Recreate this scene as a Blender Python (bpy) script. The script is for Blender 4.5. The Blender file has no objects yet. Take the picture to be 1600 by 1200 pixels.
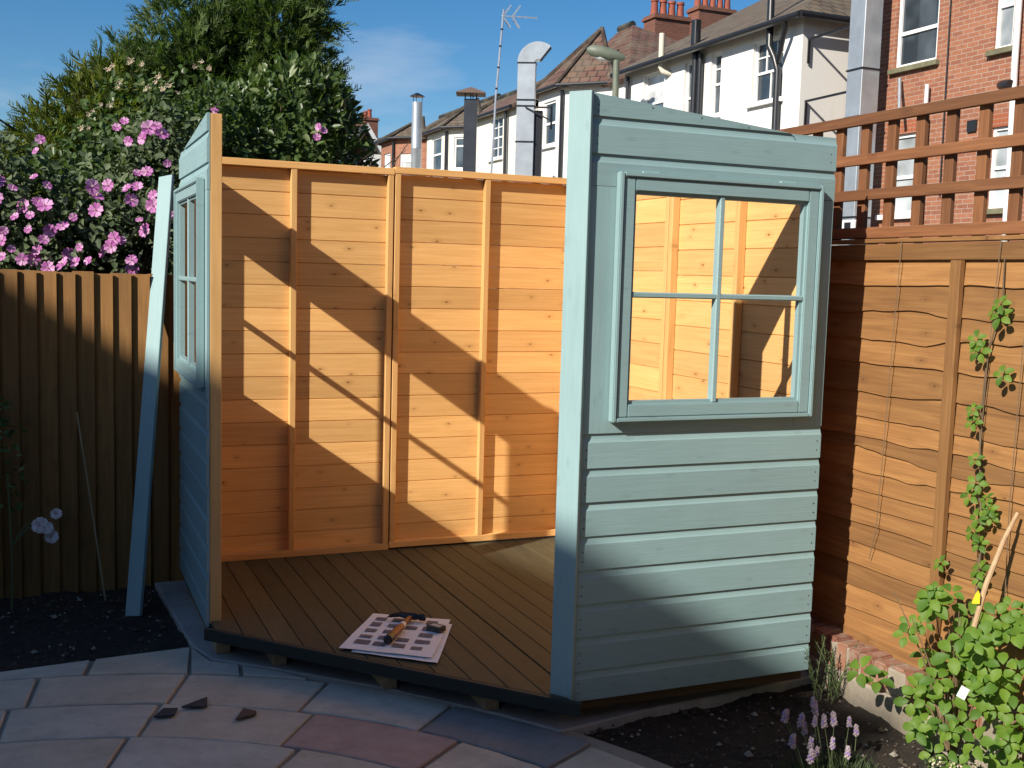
import bpy, bmesh, math, random
import numpy as np
from mathutils import Vector, Matrix, noise
random.seed(11); rng = np.random.default_rng(5)
SC = bpy.context.scene; COL = SC.collection
R = math.radians

# ---------------------------------------------------------------- camera, sky, sun, exposure
cam_d = bpy.data.cameras.new('camera'); cam = bpy.data.objects.new('camera', cam_d); COL.objects.link(cam)
cam_d.sensor_fit = 'HORIZONTAL'; cam_d.sensor_width = 36.0; cam_d.lens = 36.0*1716.53/1600.0
cam_d.clip_start = 0.05; cam_d.clip_end = 3000
yaw, pitch, roll = 0.4045, -0.0972, 0.0279
fwd = Vector((math.sin(yaw)*math.cos(pitch), math.cos(yaw)*math.cos(pitch), math.sin(pitch)))
rgt = Vector((math.cos(yaw), -math.sin(yaw), 0)); upv = rgt.cross(fwd)
r2 = rgt*math.cos(roll)+upv*math.sin(roll); u2 = upv*math.cos(roll)-rgt*math.sin(roll)
cm = Matrix((r2, u2, -fwd)).transposed().to_4x4(); cm.translation = (-0.6462, -5.627, 1.4806)
cam.matrix_world = cm; SC.camera = cam

LIGHT = Vector((2.084, 1.0, -1.43)).normalized()
SUN_EL = math.asin(-LIGHT.z); SUN_AZ = math.atan2(-LIGHT.x, -LIGHT.y)
w = bpy.data.worlds.new('World'); SC.world = w; w.use_nodes = True
nt = w.node_tree; nt.nodes.clear()
sky = nt.nodes.new('ShaderNodeTexSky'); sky.sky_type = 'NISHITA'; sky.sun_disc = False
sky.sun_elevation = SUN_EL; sky.sun_rotation = SUN_AZ % (2*math.pi)
sky.air_density = 1.0; sky.dust_density = 0.35; sky.ozone_density = 4.0; sky.altitude = 50
tc = nt.nodes.new('ShaderNodeTexCoord'); mp = nt.nodes.new('ShaderNodeMapping')
mp.inputs['Scale'].default_value = (2.2, 2.2, 9.0); mp.inputs['Rotation'].default_value = (0.12, -0.16, 0.3)
nz = nt.nodes.new('ShaderNodeTexNoise'); nz.inputs['Scale'].default_value = 1.5; nz.inputs['Detail'].default_value = 6; nz.inputs['Roughness'].default_value = .55
rp = nt.nodes.new('ShaderNodeValToRGB'); rp.color_ramp.elements[0].position = .5; rp.color_ramp.elements[0].color = (0, 0, 0, 1)
rp.color_ramp.elements[1].position = .8; rp.color_ramp.elements[1].color = (.6, .6, .6, 1)
mx = nt.nodes.new('ShaderNodeMixRGB'); mx.inputs['Color2'].default_value = (6.5, 7.0, 7.8, 1)
bg = nt.nodes.new('ShaderNodeBackground'); bg.inputs['Strength'].default_value = 0.074
wo = nt.nodes.new('ShaderNodeOutputWorld')
nt.links.new(tc.outputs['Generated'], mp.inputs['Vector']); nt.links.new(mp.outputs[0], nz.inputs['Vector'])
nt.links.new(nz.outputs['Fac'], rp.inputs['Fac']); nt.links.new(rp.outputs['Color'], mx.inputs['Fac'])
hs = nt.nodes.new('ShaderNodeHueSaturation'); hs.inputs['Saturation'].default_value = 1.3
nt.links.new(sky.outputs['Color'], hs.inputs['Color']); nt.links.new(hs.outputs['Color'], mx.inputs['Color1']); nt.links.new(mx.outputs['Color'], bg.inputs['Color'])
nt.links.new(bg.outputs[0], wo.inputs['Surface'])

sd = bpy.data.lights.new('sun', 'SUN'); sd.energy = 5.0; sd.angle = R(0.53); sd.color = (1.0, 0.93, 0.82)
sun = bpy.data.objects.new('sun', sd); COL.objects.link(sun)
sun.rotation_euler = LIGHT.to_track_quat('-Z', 'Y').to_euler(); sun.location = (-20, -12, 18)
SC.view_settings.view_transform = 'Standard'; SC.view_settings.look = 'None'
SC.view_settings.exposure = 0.52; SC.view_settings.gamma = 1.0; SC.view_settings.use_curve_mapping = False

# ---------------------------------------------------------------- helpers
WM = {}
def put(name, data, M=None, parent=None):
    M = M.copy() if M else Matrix()
    o = bpy.data.objects.new(name, data); COL.objects.link(o); o.matrix_basis = M
    if parent:
        o.parent = parent; o.matrix_parent_inverse = WM[parent.name].inverted()
    WM[o.name] = M
    return o
def tag(o, label=None, cat=None, group=None, kind=None):
    if label: o['label'] = label
    if cat: o['category'] = cat
    if group: o['group'] = group
    if kind: o['kind'] = kind
    return o
def thing(name, label, cat, loc=(0, 0, 0), group=None):
    return tag(put(name, None, Matrix.Translation(loc)), label, cat, group)
def T(*v): return Matrix.Translation(v)
def frame(o, x, y, z):
    m = Matrix((Vector(x), Vector(y), Vector(z))).transposed().to_4x4(); m.translation = o; return m

class MB:
    def __init__(s): s.v = []; s.f = []; s.m = []
    def add(s, vs, fs, m=0):
        n = len(s.v); s.v += [tuple(v) for v in vs]; s.f += [tuple(i+n for i in f) for f in fs]; s.m += [m]*len(fs); return s
    def box(s, a, b, m=0, M=None):
        x0, y0, z0 = a; x1, y1, z1 = b
        vs = [(x0,y0,z0),(x1,y0,z0),(x1,y1,z0),(x0,y1,z0),(x0,y0,z1),(x1,y0,z1),(x1,y1,z1),(x0,y1,z1)]
        if M: vs = [M @ Vector(v) for v in vs]
        return s.add(vs, [(0,3,2,1),(4,5,6,7),(0,1,5,4),(1,2,6,5),(2,3,7,6),(3,0,4,7)], m)
    def beam(s, p0, p1, w_, h_, m=0, up=(0, 0, 1)):
        p0 = Vector(p0); p1 = Vector(p1); x = (p1-p0); L = x.length; x.normalize(); u = Vector(up)
        if abs(x.dot(u)) > .99: u = Vector((1, 0, 0))
        y = u.cross(x).normalized(); z = x.cross(y)
        return s.box((0, -w_/2, -h_/2), (L, w_/2, h_/2), m, frame(p0, x, y, z))
    def tube(s, pts, rad, n=8, m=0, cap=True):
        pts = [Vector(p) for p in pts]; k = len(pts)
        if not hasattr(rad, '__len__'): rad = [rad]*k
        base = len(s.v); prev = None
        for i, p in enumerate(pts):
            d = (pts[min(i+1, k-1)]-pts[max(i-1, 0)]).normalized()
            a = prev if prev else (Vector((0, 0, 1)) if abs(d.z) < .9 else Vector((1, 0, 0)))
            y = (a-d*a.dot(d)).normalized(); prev = y; z = d.cross(y)
            for j in range(n):
                t = 2*math.pi*j/n; s.v.append(tuple(p+(y*math.cos(t)+z*math.sin(t))*rad[i]))
        for i in range(k-1):
            for j in range(n):
                a = base+i*n+j; b = base+i*n+(j+1) % n
                s.f.append((a, b, b+n, a+n)); s.m.append(m)
        if cap:
            s.f.append(tuple(base+j for j in reversed(range(n)))); s.f.append(tuple(base+(k-1)*n+j for j in range(n))); s.m += [m, m]
        return s
    def lathe(s, o, prof, n=16, m=0):
        base = len(s.v); k = len(prof)
        for r_, z in prof:
            for j in range(n):
                t = 2*math.pi*j/n; s.v.append((o[0]+r_*math.cos(t), o[1]+r_*math.sin(t), o[2]+z))
        for i in range(k-1):
            for j in range(n):
                a = base+i*n+j; b = base+i*n+(j+1) % n
                s.f.append((a, b, b+n, a+n)); s.m.append(m)
        s.f.append(tuple(base+j for j in reversed(range(n)))); s.f.append(tuple(base+(k-1)*n+j for j in range(n))); s.m += [m, m]
        return s
    def prism(s, poly, z0, z1, m=0, M=None):
        n = len(poly); vs = [(x, y, z0) for x, y in poly]+[(x, y, z1) for x, y in poly]
        if M: vs = [M @ Vector(v) for v in vs]
        return s.add(vs, [tuple(reversed(range(n))), tuple(range(n, 2*n))]+[(i, (i+1) % n, n+(i+1) % n, n+i) for i in range(n)], m)
    def mesh(s, name, mats, bev=0, smooth=False, seg=1):
        me = bpy.data.meshes.new(name); me.from_pydata(s.v, [], s.f)
        for mt in (mats if isinstance(mats, (list, tuple)) else [mats]): me.materials.append(mt)
        me.polygons.foreach_set('material_index', s.m)
        if bev:
            bm = bmesh.new(); bm.from_mesh(me); bmesh.ops.bevel(bm, geom=bm.edges[:], offset=bev, segments=seg, affect='EDGES', clamp_overlap=True)
            bm.to_mesh(me); bm.free()
        if smooth:
            me.polygons.foreach_set('use_smooth', [True]*len(me.polygons))
            me.set_sharp_from_angle(angle=R(40))
        me.update(); return me
    def build(s, name, mats, parent=None, M=None, bev=0, smooth=False, seg=1):
        return put(name, s.mesh(name, mats, bev, smooth, seg), M, parent)
CACHE = {}
def plank(name, p0, p1, width, thick, mat, parent=None, wdir=(0, 0, 1), bev=.002):
    """squared timber from p0 to p1; local x runs along the grain, local z is the width direction"""
    p0 = Vector(p0); p1 = Vector(p1); x = p1-p0; L = x.length; x.normalize()
    z = Vector(wdir); z = (z-x*z.dot(x)).normalized(); y = z.cross(x)
    k = (round(L, 3), round(width, 4), round(thick, 4), mat.name, bev)
    if k not in CACHE:
        CACHE[k] = MB().box((0, -thick/2, -width/2), (L, thick/2, width/2)).mesh(name, mat, bev)
    return put(name, CACHE[k], frame(p0, x, y, z), parent)

# ---------------------------------------------------------------- materials
class NM:
    def __init__(s, name):
        s.mat = bpy.data.materials.new(name); s.mat.use_nodes = True; s.t = s.mat.node_tree
        s.b = s.t.nodes['Principled BSDF']; s.out = s.t.nodes['Material Output']
    def n(s, typ, **kw):
        q = s.t.nodes.new('ShaderNode'+typ)
        for k, v in kw.items():
            if k.startswith('i_'): q.inputs[k[2:].replace('_', ' ')].default_value = v
            else: setattr(q, k, v)
        return q
    def l(s, a, b): s.t.links.new(a, b)
    def coord(s, scale=(1, 1, 1), rand=True, out='Object'):
        c = s.n('TexCoord'); m = s.n('Mapping'); m.inputs['Scale'].default_value = scale
        if rand:
            oi = s.n('ObjectInfo'); mul = s.n('VectorMath', operation='MULTIPLY_ADD'); cb = s.n('CombineXYZ')
            for k in 'XYZ': s.l(oi.outputs['Random'], cb.inputs[k])
            mul.inputs[1].default_value = (37.3, 11.7, 23.9); s.l(cb.outputs[0], mul.inputs[0]); s.l(c.outputs[out], mul.inputs[2])
            s.l(mul.outputs[0], m.inputs['Vector'])
        else: s.l(c.outputs[out], m.inputs['Vector'])
        return m.outputs[0]
    def knots(s, scale):
        q = s.coord(scale); sx = s.n('SeparateXYZ'); cb = s.n('CombineXYZ'); s.l(q, sx.inputs[0]); s.l(sx.outputs['X'], cb.inputs['X']); s.l(sx.outputs['Z'], cb.inputs['Y'])
        vo = s.n('TexVoronoi', voronoi_dimensions='2D'); vo.inputs['Scale'].default_value = 1.0; s.l(cb.outputs[0], vo.inputs['Vector']); return vo
    def noise(s, vec, scale, detail=4, rough=.55, dist=0):
        q = s.n('TexNoise'); q.inputs['Scale'].default_value = scale; q.inputs['Detail'].default_value = detail
        q.inputs['Roughness'].default_value = rough; q.inputs['Distortion'].default_value = dist
        if vec: s.l(vec, q.inputs['Vector'])
        return q.outputs['Fac']
    def ramp(s, fac, stops, interp='LINEAR'):
        q = s.n('ValToRGB'); e = q.color_ramp.elements; q.color_ramp.interpolation = interp
        while len(e) < len(stops): e.new(.5)
        for i, (p, c) in enumerate(stops): e[i].position = p; e[i].color = (c if len(c) == 4 else (*c, 1)) if hasattr(c, '__len__') else (c, c, c, 1)
        s.l(fac, q.inputs['Fac']); return q.outputs['Color']
    def mix(s, fac, a, b, blend='MIX'):
        q = s.n('MixRGB', blend_type=blend)
        for inp, v in ((q.inputs['Fac'], fac), (q.inputs['Color1'], a), (q.inputs['Color2'], b)):
            if isinstance(v, (int, float)): inp.default_value = v if inp.type == 'VALUE' else (v, v, v, 1)
            elif isinstance(v, tuple): inp.default_value = (*v, 1)
            else: s.l(v, inp)
        return q.outputs['Color']
    def bump(s, h, strength=.2, dist=.004):
        q = s.n('Bump'); q.inputs['Strength'].default_value = strength; q.inputs['Distance'].default_value = dist
        s.l(h, q.inputs['Height']); s.l(q.outputs['Normal'], s.b.inputs['Normal'])
    def col(s, c):
        if isinstance(c, tuple): s.b.inputs['Base Color'].default_value = (*c, 1)
        else: s.l(c, s.b.inputs['Base Color'])
    def rough(s, v):
        if isinstance(v, (int, float)): s.b.inputs['Roughness'].default_value = v
        else: s.l(v, s.b.inputs['Roughness'])

def wood(name, lo, mid, hi, rough=.6, knots=.5, var=.18, gr=1.0, bump=.15):
    m = NM(name); v = m.coord((1.2*gr, 16*gr, 16*gr))
    g = m.noise(v, 2.2, 5, .6, .6)
    v2 = m.coord((.9, 9, 70)); g2 = m.noise(v2, 3.0, 3, .5)
    c = m.ramp(g, [(.25, lo), (.5, mid), (.75, hi)])
    c = m.mix(.28, c, m.ramp(g2, [(.3, tuple(x*.72 for x in mid)), (.65, tuple(min(1, x*1.15) for x in hi))]))
    if knots:
        vo = m.knots((5.5, 0.0, 11.0)); sp = m.n('SeparateColor'); m.l(vo.outputs['Color'], sp.inputs[0])
        pick = m.ramp(sp.outputs[0], [(.64, 0.0), (.68, .55), (.95, 1.0)])
        kd = m.mix(1.0, m.ramp(vo.outputs['Distance'], [(0.0, 1.0), (.035, .9), (.062, .25), (.10, 0.0)]), pick, 'MULTIPLY')
        c = m.mix(m.mix(knots, 0.0, kd), c, tuple(x*f for x, f in zip(lo, (.42, .3, .22))))
        ring = m.mix(1.0, m.ramp(vo.outputs['Distance'], [(.05, .0), (.11, .35), (.24, 0.0)]), pick, 'MULTIPLY')
        c = m.mix(ring, c, tuple(x*.75 for x in lo))
    oi = m.n('ObjectInfo'); tone = m.ramp(oi.outputs['Random'], [(0, 1-var), (1, 1+var*.4)])
    c = m.mix(1.0, c, tone, 'MULTIPLY')
    m.col(c); m.rough(rough); m.bump(g2, bump, .002)
    return m.mat
PINE = wood('pine', (.63, .345, .115), (.735, .42, .150), (.81, .49, .195), .55, 1.0, .22)
PINE_STUD = wood('pine_stud', (.60, .33, .110), (.70, .40, .145), (.77, .455, .18), .55, .5)
FENCE_R = wood('fence_larch', (.165, .072, .022), (.26, .120, .036), (.36, .182, .062), .75, .7, .34)
FENCE_L = wood('fence_board', (.17, .075, .018), (.25, .115, .028), (.33, .165, .043), .8, .3, .28)
TRELLIS = wood('trellis_wood', (.115, .041, .015), (.185, .072, .026), (.27, .115, .045), .75, .5, .3)
DECK = wood('deck_wood', (.050, .044, .022), (.069, .061, .031), (.092, .081, .043), .7, .6, .3)
BARE = wood('bearer_wood', (.22, .15, .08), (.32, .23, .13), (.4, .3, .18), .8, .3)
def paint(name, c, rough=.45):
    m = NM(name); v = m.coord((1.6, 26, 26)); g = m.noise(v, 3, 5, .65, .4)
    v2 = m.coord((1, 1, 1)); b = m.noise(v2, 5, 5, .6); v3 = m.coord((3, 70, 70)); br = m.noise(v3, 2, 3, .6)
    cc = m.mix(m.ramp(b, [(.3, 0), (.7, .6)]), c, tuple(x*.85 for x in c))
    cc = m.mix(m.ramp(br, [(.35, 0), (.7, .4)]), cc, tuple(min(1, x*1.12) for x in c))
    vo = m.knots((3.2, 0.0, 9.0))
    cc = m.mix(m.ramp(vo.outputs['Distance'], [(0, .3), (.05, .2), (.08, 0)]), cc, tuple(x*.6 for x in c))
    oi = m.n('ObjectInfo'); cc = m.mix(1.0, cc, m.ramp(oi.outputs['Random'], [(0, .94), (1, 1.05)]), 'MULTIPLY')
    h = m.mix(.5, g, br)
    m.col(cc); m.rough(m.ramp(g, [(.3, rough-.08), (.7, rough+.15)])); m.bump(h, .5, .002); return m.mat
BLUE = paint('blue_green_paint', (.245, .37, .38))
def plain(name, c, rough=.6, var=.12, scale=6, metal=0, bump=0, rand=False):
    m = NM(name); v = m.coord((1, 1, 1), rand); g = m.noise(v, scale, 5, .6)
    m.col(m.mix(m.ramp(g, [(.3, 0), (.7, 1)]), tuple(x*(1-var) for x in c), tuple(min(1, x*(1+var)) for x in c)))
    m.rough(rough); m.b.inputs['Metallic'].default_value = metal
    if bump: m.bump(g, bump, .01)
    return m.mat
FASCIA = plain('dark_fascia', (.012, .018, .015), .6)
STEELDARK = plain('dark_steel', (.03, .03, .035), .4, metal=.6)
BLACKP = plain('black_pipe', (.016, .017, .02), .35)
WHITEP = plain('white_plastic', (.72, .72, .72), .4)
def soil():
    m = NM('soil'); v = m.coord((1, 1, 1), False); g = m.noise(v, 18, 8, .7); g2 = m.noise(v, 90, 4, .7)
    c = m.ramp(g, [(.3, (.016, .011, .008)), (.55, (.032, .022, .014)), (.8, (.065, .047, .031))])
    c = m.mix(m.ramp(g2, [(.68, 0), (.76, .5)]), c, (.16, .13, .095))
    m.col(c); m.rough(.95); m.bump(g2, .8, .02); return m.mat
SOIL = soil()
def stone(name, c, var=.16):
    m = NM(name); v = m.coord((1, 1, 1)); g = m.noise(v, 5, 6, .65); g2 = m.noise(v, 60, 5, .7)
    a = m.mix(m.ramp(g, [(.3, 0), (.7, 1)]), tuple(x*(1-var) for x in c), tuple(x*(1+var) for x in c))
    vs = m.coord((2.5, 5, 1)); st = m.noise(vs, 1.6, 6, .7, 1.6)
    a = m.mix(m.ramp(st, [(.48, 0), (.78, .4)]), a, (c[0]*.75, c[1]*.63, c[2]*.5))
    g3 = m.noise(v, 13, 7, .72); a = m.mix(m.ramp(g3, [(.5, 0), (.72, .55)]), a, tuple(x*.62 for x in c))
    a = m.mix(m.ramp(g2, [(.62, 0), (.75, .4)]), a, tuple(x*.4 for x in c))
    m.col(a); m.rough(.8); m.bump(m.mix(.5, g2, g3), .7, .007); return m.mat
ST_BUFF = stone('sandstone_buff', (.53, .455, .35)); ST_GREY = stone('sandstone_grey', (.50, .455, .375))
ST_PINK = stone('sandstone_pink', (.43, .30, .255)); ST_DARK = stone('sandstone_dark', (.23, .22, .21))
CONC = stone('concrete', (.33, .325, .31)); MORTAR = stone('mortar', (.30, .255, .20))
def brickwork(name, bricks, mortar, scale=1.0, rot=None):
    m = NM(name); c = m.n('TexCoord'); mp = m.n('Mapping'); m.l(c.outputs['Object'], mp.inputs['Vector'])
    if rot: mp.inputs['Rotation'].default_value = rot
    b = m.n('TexBrick'); m.l(mp.outputs[0], b.inputs['Vector'])
    b.inputs['Scale'].default_value = 1.0; b.inputs['Brick Width'].default_value = .225*scale; b.inputs['Row Height'].default_value = .075*scale
    b.inputs['Mortar Size'].default_value = .006*scale; b.inputs['Bias'].default_value = -.15; b.inputs['Mortar Smooth'].default_value = .2
    b.inputs['Color1'].default_value = (*bricks[0], 1); b.inputs['Color2'].default_value = (*bricks[1], 1); b.inputs['Mortar'].default_value = (*mortar, 1)
    v = m.coord((1, 1, 1), False); g = m.noise(v, 1.2, 5, .6); g2 = m.noise(v, 14, 4, .6)
    cc = m.mix(m.ramp(g2, [(.56, 0), (.7, .55)]), b.outputs['Color'], tuple(x*.35 for x in bricks[1]))
    cc = m.mix(m.ramp(g, [(.35, .0), (.7, .35)]), cc, tuple(x*.6 for x in bricks[0]))
    m.col(cc); m.rough(.85); m.bump(b.outputs['Fac'], -.5, .006); return m.mat
BRICK_H = brickwork('brick_wall', ((.34, .135, .072), (.235, .085, .05)), (.36, .29, .23), rot=(R(90), 0, 0))
BRICK_D = brickwork('brick_dark', ((.20, .07, .04), (.13, .05, .033)), (.17, .14, .115), rot=(R(90), 0, 0))
def render_wall(name, c):
    m = NM(name); v = m.coord((1, 1, 1), False); g = m.noise(v, .8, 6, .65); vs = m.coord((3, 3, .35), False); st = m.noise(vs, 1.5, 5, .6)
    a = m.mix(m.ramp(g, [(.35, 0), (.75, .5)]), c, tuple(x*.9 for x in c))
    a = m.mix(m.ramp(st, [(.55, 0), (.8, .3)]), a, (c[0]*.75, c[1]*.7, c[2]*.6))
    m.col(a); m.rough(.8); m.bump(m.noise(v, 30, 4), .15, .01); return m.mat
WHITE_R = render_wall('white_render', (.78, .76, .72)); CREAM_R = render_wall('cream_render', (.74, .70, .60))
def tiles(name, a, b, rot=(0, 0, 0)):
    m = NM(name); c = m.n('TexCoord'); mp = m.n('Mapping'); m.l(c.outputs['UV'], mp.inputs['Vector'])
    q = m.n('TexBrick'); m.l(mp.outputs[0], q.inputs['Vector']); q.inputs['Scale'].default_value = 1
    q.inputs['Brick Width'].default_value = .28; q.inputs['Row Height'].default_value = .26; q.inputs['Mortar Size'].default_value = .022
    q.inputs['Color1'].default_value = (*a, 1); q.inputs['Color2'].default_value = (*b, 1); q.inputs['Mortar'].default_value = (*[x*.3 for x in b], 1)
    v = m.coord((1, 1, 1), False); g = m.noise(v, 1.6, 6, .7)
    cc = m.mix(m.ramp(g, [(.45, 0), (.7, .6)]), q.outputs['Color'], (.16, .145, .10))
    m.col(cc); m.rough(.85); m.bump(q.outputs['Fac'], -.8, .03); return m.mat
TILE_RED = tiles('roof_tile_red', (.15, .072, .048), (.10, .05, .038)); TILE_BR = tiles('roof_tile_brown', (.145, .105, .072), (.10, .075, .055))
SLATE = tiles('roof_slate', (.075, .078, .085), (.055, .057, .063))
def glass(name, c=(.03, .04, .05)):
    m = NM(name); v = m.coord((1, 1, 1), True); g = m.noise(v, 1.3, 2)
    m.col(m.mix(m.ramp(g, [(.4, 0), (.65, 1)]), c, tuple(x*2.2+.02 for x in c))); m.rough(.06); m.b.inputs['Specular IOR Level'].default_value = .6; return m.mat
GLASS = glass('window_glass'); GLASS_L = glass('net_curtain_glass', (.22, .24, .25)); GLASS_B = glass('blind_glass', (.42, .43, .43))
WFRAME = plain('window_frame_white', (.8, .8, .79), .4, .04)
SILL = plain('mossy_stone_sill', (.16, .15, .09), .9, .3)
GALV = plain('galvanised_steel', (.42, .45, .48), .38, .14, 3, metal=.55)
POT = plain('terracotta_pot', (.26, .068, .04), .8, .2)
LAMPM = plain('lamp_green', (.13, .15, .11), .55)
SLATEP = plain('slate_shard', (.035, .036, .04), .6, .3, 20)

def leafmat(name, stops, trans=.3, rough=.45, tcol=None):
    m = NM(name); g = m.n('NewGeometry'); c = m.ramp(g.outputs['Random Per Island'], stops)
    m.col(c); m.rough(rough); m.b.inputs['Specular IOR Level'].default_value = .35
    tr = m.n('BsdfTranslucent'); m.l(m.mix(1.0, c, tcol or (1.5, 1.7, .7), 'MULTIPLY'), tr.inputs['Color'])
    ms = m.n('MixShader'); ms.inputs[0].default_value = trans
    m.l(m.b.outputs[0], ms.inputs[1]); m.l(tr.outputs[0], ms.inputs[2]); m.l(ms.outputs[0], m.out.inputs['Surface']); return m.mat
L_MALLOW = leafmat('mallow_leaf', [(0, (.045, .07, .03)), (.5, (.085, .12, .055)), (1, (.15, .185, .10))], .25, .6)
L_LAUREL = leafmat('laurel_leaf', [(0, (.035, .062, .018)), (.5, (.065, .108, .03)), (.9, (.10, .15, .045)), (1, (.2, .23, .11))], .28, .38)
L_CONIF = leafmat('conifer_leaf', [(0, (.035, .062, .016)), (.5, (.065, .11, .028)), (1, (.12, .165, .045))], .35, .6)
L_GOLD = leafmat('golden_conifer_leaf', [(0, (.06, .09, .014)), (.6, (.125, .155, .024)), (1, (.20, .21, .032))], .35, .6)
L_AKEB = leafmat('akebia_leaf', [(0, (.045, .115, .018)), (.4, (.095, .19, .024)), (.8, (.15, .25, .03)), (1, (.21, .27, .045))], .38, .55)
L_HERB = leafmat('herb_leaf', [(0, (.03, .05, .02)), (1, (.08, .11, .045))], .2, .6)
PINK = leafmat('mallow_petal', [(0, (.36, .08, .31)), (.5, (.52, .17, .45)), (1, (.72, .38, .63))], .3, .55, (1.2, 1.0, 1.2))
PALEPINK = leafmat('rose_petal', [(0, (.66, .56, .58)), (1, (.84, .76, .76))], .2, .6, (1, 1, 1))
CREAM = leafmat('cream_petal', [(0, (.62, .5, .36)), (1, (.75, .66, .52))], .2, .6, (1, 1, 1))
LAV = leafmat('lavender_bud', [(0, (.40, .31, .36)), (.8, (.54, .44, .47)), (1, (.32, .2, .6))], .15, .7, (1, 1, 1))
BARK = plain('bark', (.07, .05, .035), .9, .3, 20)
STEM = plain('green_stem', (.10, .13, .05), .7)

# ---------------------------------------------------------------- setting: ground, patio, concrete base
G = -.13
grd = MB(); grd.add([(-300, -300, -.22), (300, -300, -.22), (300, 300, -.22), (-300, 300, -.22)], [(0, 1, 2, 3)])
tag(grd.build('ground', plain('dry_earth', (.07, .06, .04), .95, .3, .8)), kind='structure')
def soil_bed(name, x0, x1, y0, y1, step, base):
    nx = int((x1-x0)/step)+1; ny = int((y1-y0)/step)+1
    vs = []; fs = []
    for j in range(ny):
        for i in range(nx):
            x = x0+i*step; y = y0+j*step
            h = noise.fractal(Vector((x*6, y*6, 3)), .8, 2.2, 4)*.016+abs(noise.noise(Vector((x*28, y*28, 9))))*.012
            vs.append((x, y, base+h))
    for j in range(ny-1):
        for i in range(nx-1):
            a = j*nx+i; fs.append((a, a+1, a+nx+1, a+nx))
    b = MB(); b.add(vs, fs); o = b.build(name, SOIL, smooth=True); return tag(o, kind='structure')
soil_bed('soil_bed', -3.0, -.06, -1.02, .34, .02, -.158)
soil_bed('soil_bed', .92, 2.42, -4.2, -1.9, .02, -.162)
# loose stones and clods lying on the beds
cl = MB()
for k in range(1700):
    if random.random() < .45: x = random.uniform(-1.3, -.15); y = random.uniform(-.95, .1)
    else:
        x = random.uniform(1.1, 2.25); y = random.uniform(-3.3, -2.15)
    s = random.uniform(.003, .010)*(2.0 if random.random() < .10 else 1); z = -.155+s*.3
    a = random.random()*6
    vs = [(x+s*math.cos(a+t)*random.uniform(.7, 1.2), y+s*math.sin(a+t)*random.uniform(.7, 1.2), z) for t in (0, 1.6, 3.1, 4.7)]+[(x, y, z+s*random.uniform(.6, 1))]
    cl.add(vs, [(0, 1, 4), (1, 2, 4), (2, 3, 4), (3, 0, 4)], 0 if random.random() < .8 else 1)
tag(cl.build('soil_crumbs', [plain('clod', (.07, .052, .036), .95), plain('pale_grit', (.24, .21, .17), .9)]), kind='stuff')

PC = (-1.0024, -3.5119)
pat = MB()
n = 72
pat.add([(PC[0], PC[1], G-.012)]+[(PC[0]+2.46*math.sin(2*math.pi*i/n), PC[1]+2.46*math.cos(2*math.pi*i/n), G-.012) for i in range(n)], [(0, (i+1) % n+1, i+1) for i in range(n)])
pat.add([(-3, -1.02, G-.016), (-.06, -.90, G-.016), (.05, -1.2, G-.016), (-.9, -1.6, G-.016), (-3, -2.2, G-.016)], [(4, 3, 2, 1, 0)])
pat.add([(-.12, -.86, G-.014), (.5, -1.5, G-.014), (1.1, -2.15, G-.014), (1.1, -2.6, G-.014), (-.2, -1.7, G-.014)], [(4, 3, 2, 1, 0)])
patio = tag(pat.build('patio', MORTAR), kind='structure')
def arc_slab(r0, r1, a0, a1, mat, gap=.004, jit=.005):
    k = max(5, int((a1-a0)/1.4)); ga0 = math.degrees(random.uniform(.006, .012)/r1); out = []; 
    j = [random.uniform(-jit, jit) for _ in range(4)]
    cx = PC[0]+(r0+r1)/2*math.sin(R((a0+a1)/2)); cy = PC[1]+(r0+r1)/2*math.cos(R((a0+a1)/2))
    top = []
    for i in range(k+1):
        a = R(a0+ga0+(a1-a0-2*ga0)*i/k); rr = r1-gap+j[0]*(1-i/k)+j[1]*i/k+random.uniform(-.0025, .0025); top.append((PC[0]+rr*math.sin(a)-cx, PC[1]+rr*math.cos(a)-cy))
    for i in range(k, -1, -1):
        a = R(a0+ga0+(a1-a0-2*ga0)*i/k); rr = r0+gap+j[2]*(1-i/k)+j[3]*i/k+random.uniform(-.0025, .0025); top.append((PC[0]+rr*math.sin(a)-cx, PC[1]+rr*math.cos(a)-cy))
    rot = R((a0+a1)/2); c_, s_ = math.cos(rot), math.sin(rot)
    top = [(x*c_-y*s_, x*s_+y*c_) for x, y in top]
    top = top[::-1]
    m = MB(); nn = len(top); ins = []
    mx_ = sum(p[0] for p in top)/nn; my_ = sum(p[1] for p in top)/nn
    for x, y in top:
        d = math.hypot(x-mx_, y-my_); ins.append((x-(x-mx_)/d*.006, y-(y-my_)/d*.006))
    dz = random.uniform(-.002, .003)
    m.add([(x, y, -.03) for x, y in top]+[(x, y, -.004) for x, y in top]+[(x, y, 0) for x, y in ins],
          [tuple(2*nn+i for i in range(nn))]+[(i, (i+1) % nn, nn+(i+1) % nn, nn+i) for i in range(nn)]+[(nn+i, nn+(i+1) % nn, 2*nn+(i+1) % nn, 2*nn+i) for i in range(nn)])
    m.build('paving_slab', mat, patio, T(cx, cy, G+dz) @ Matrix.Rotation(-rot, 4, 'Z') @ Matrix.Rotation(random.uniform(-.004, .004), 4, 'X'))
def ring(r0, r1, cuts, mats):
    for i in range(len(cuts)-1): arc_slab(r0, r1, cuts[i], cuts[i+1], mats[i % len(mats)])
B_, G_, K_, D_ = ST_BUFF, ST_GREY, ST_PINK, ST_DARK
ring(2.137, 2.443, [-34, -20, -6.5, 7.6, 20.8, 34.2, 47.0], [G_, B_, G_, B_, B_, G_])
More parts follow.
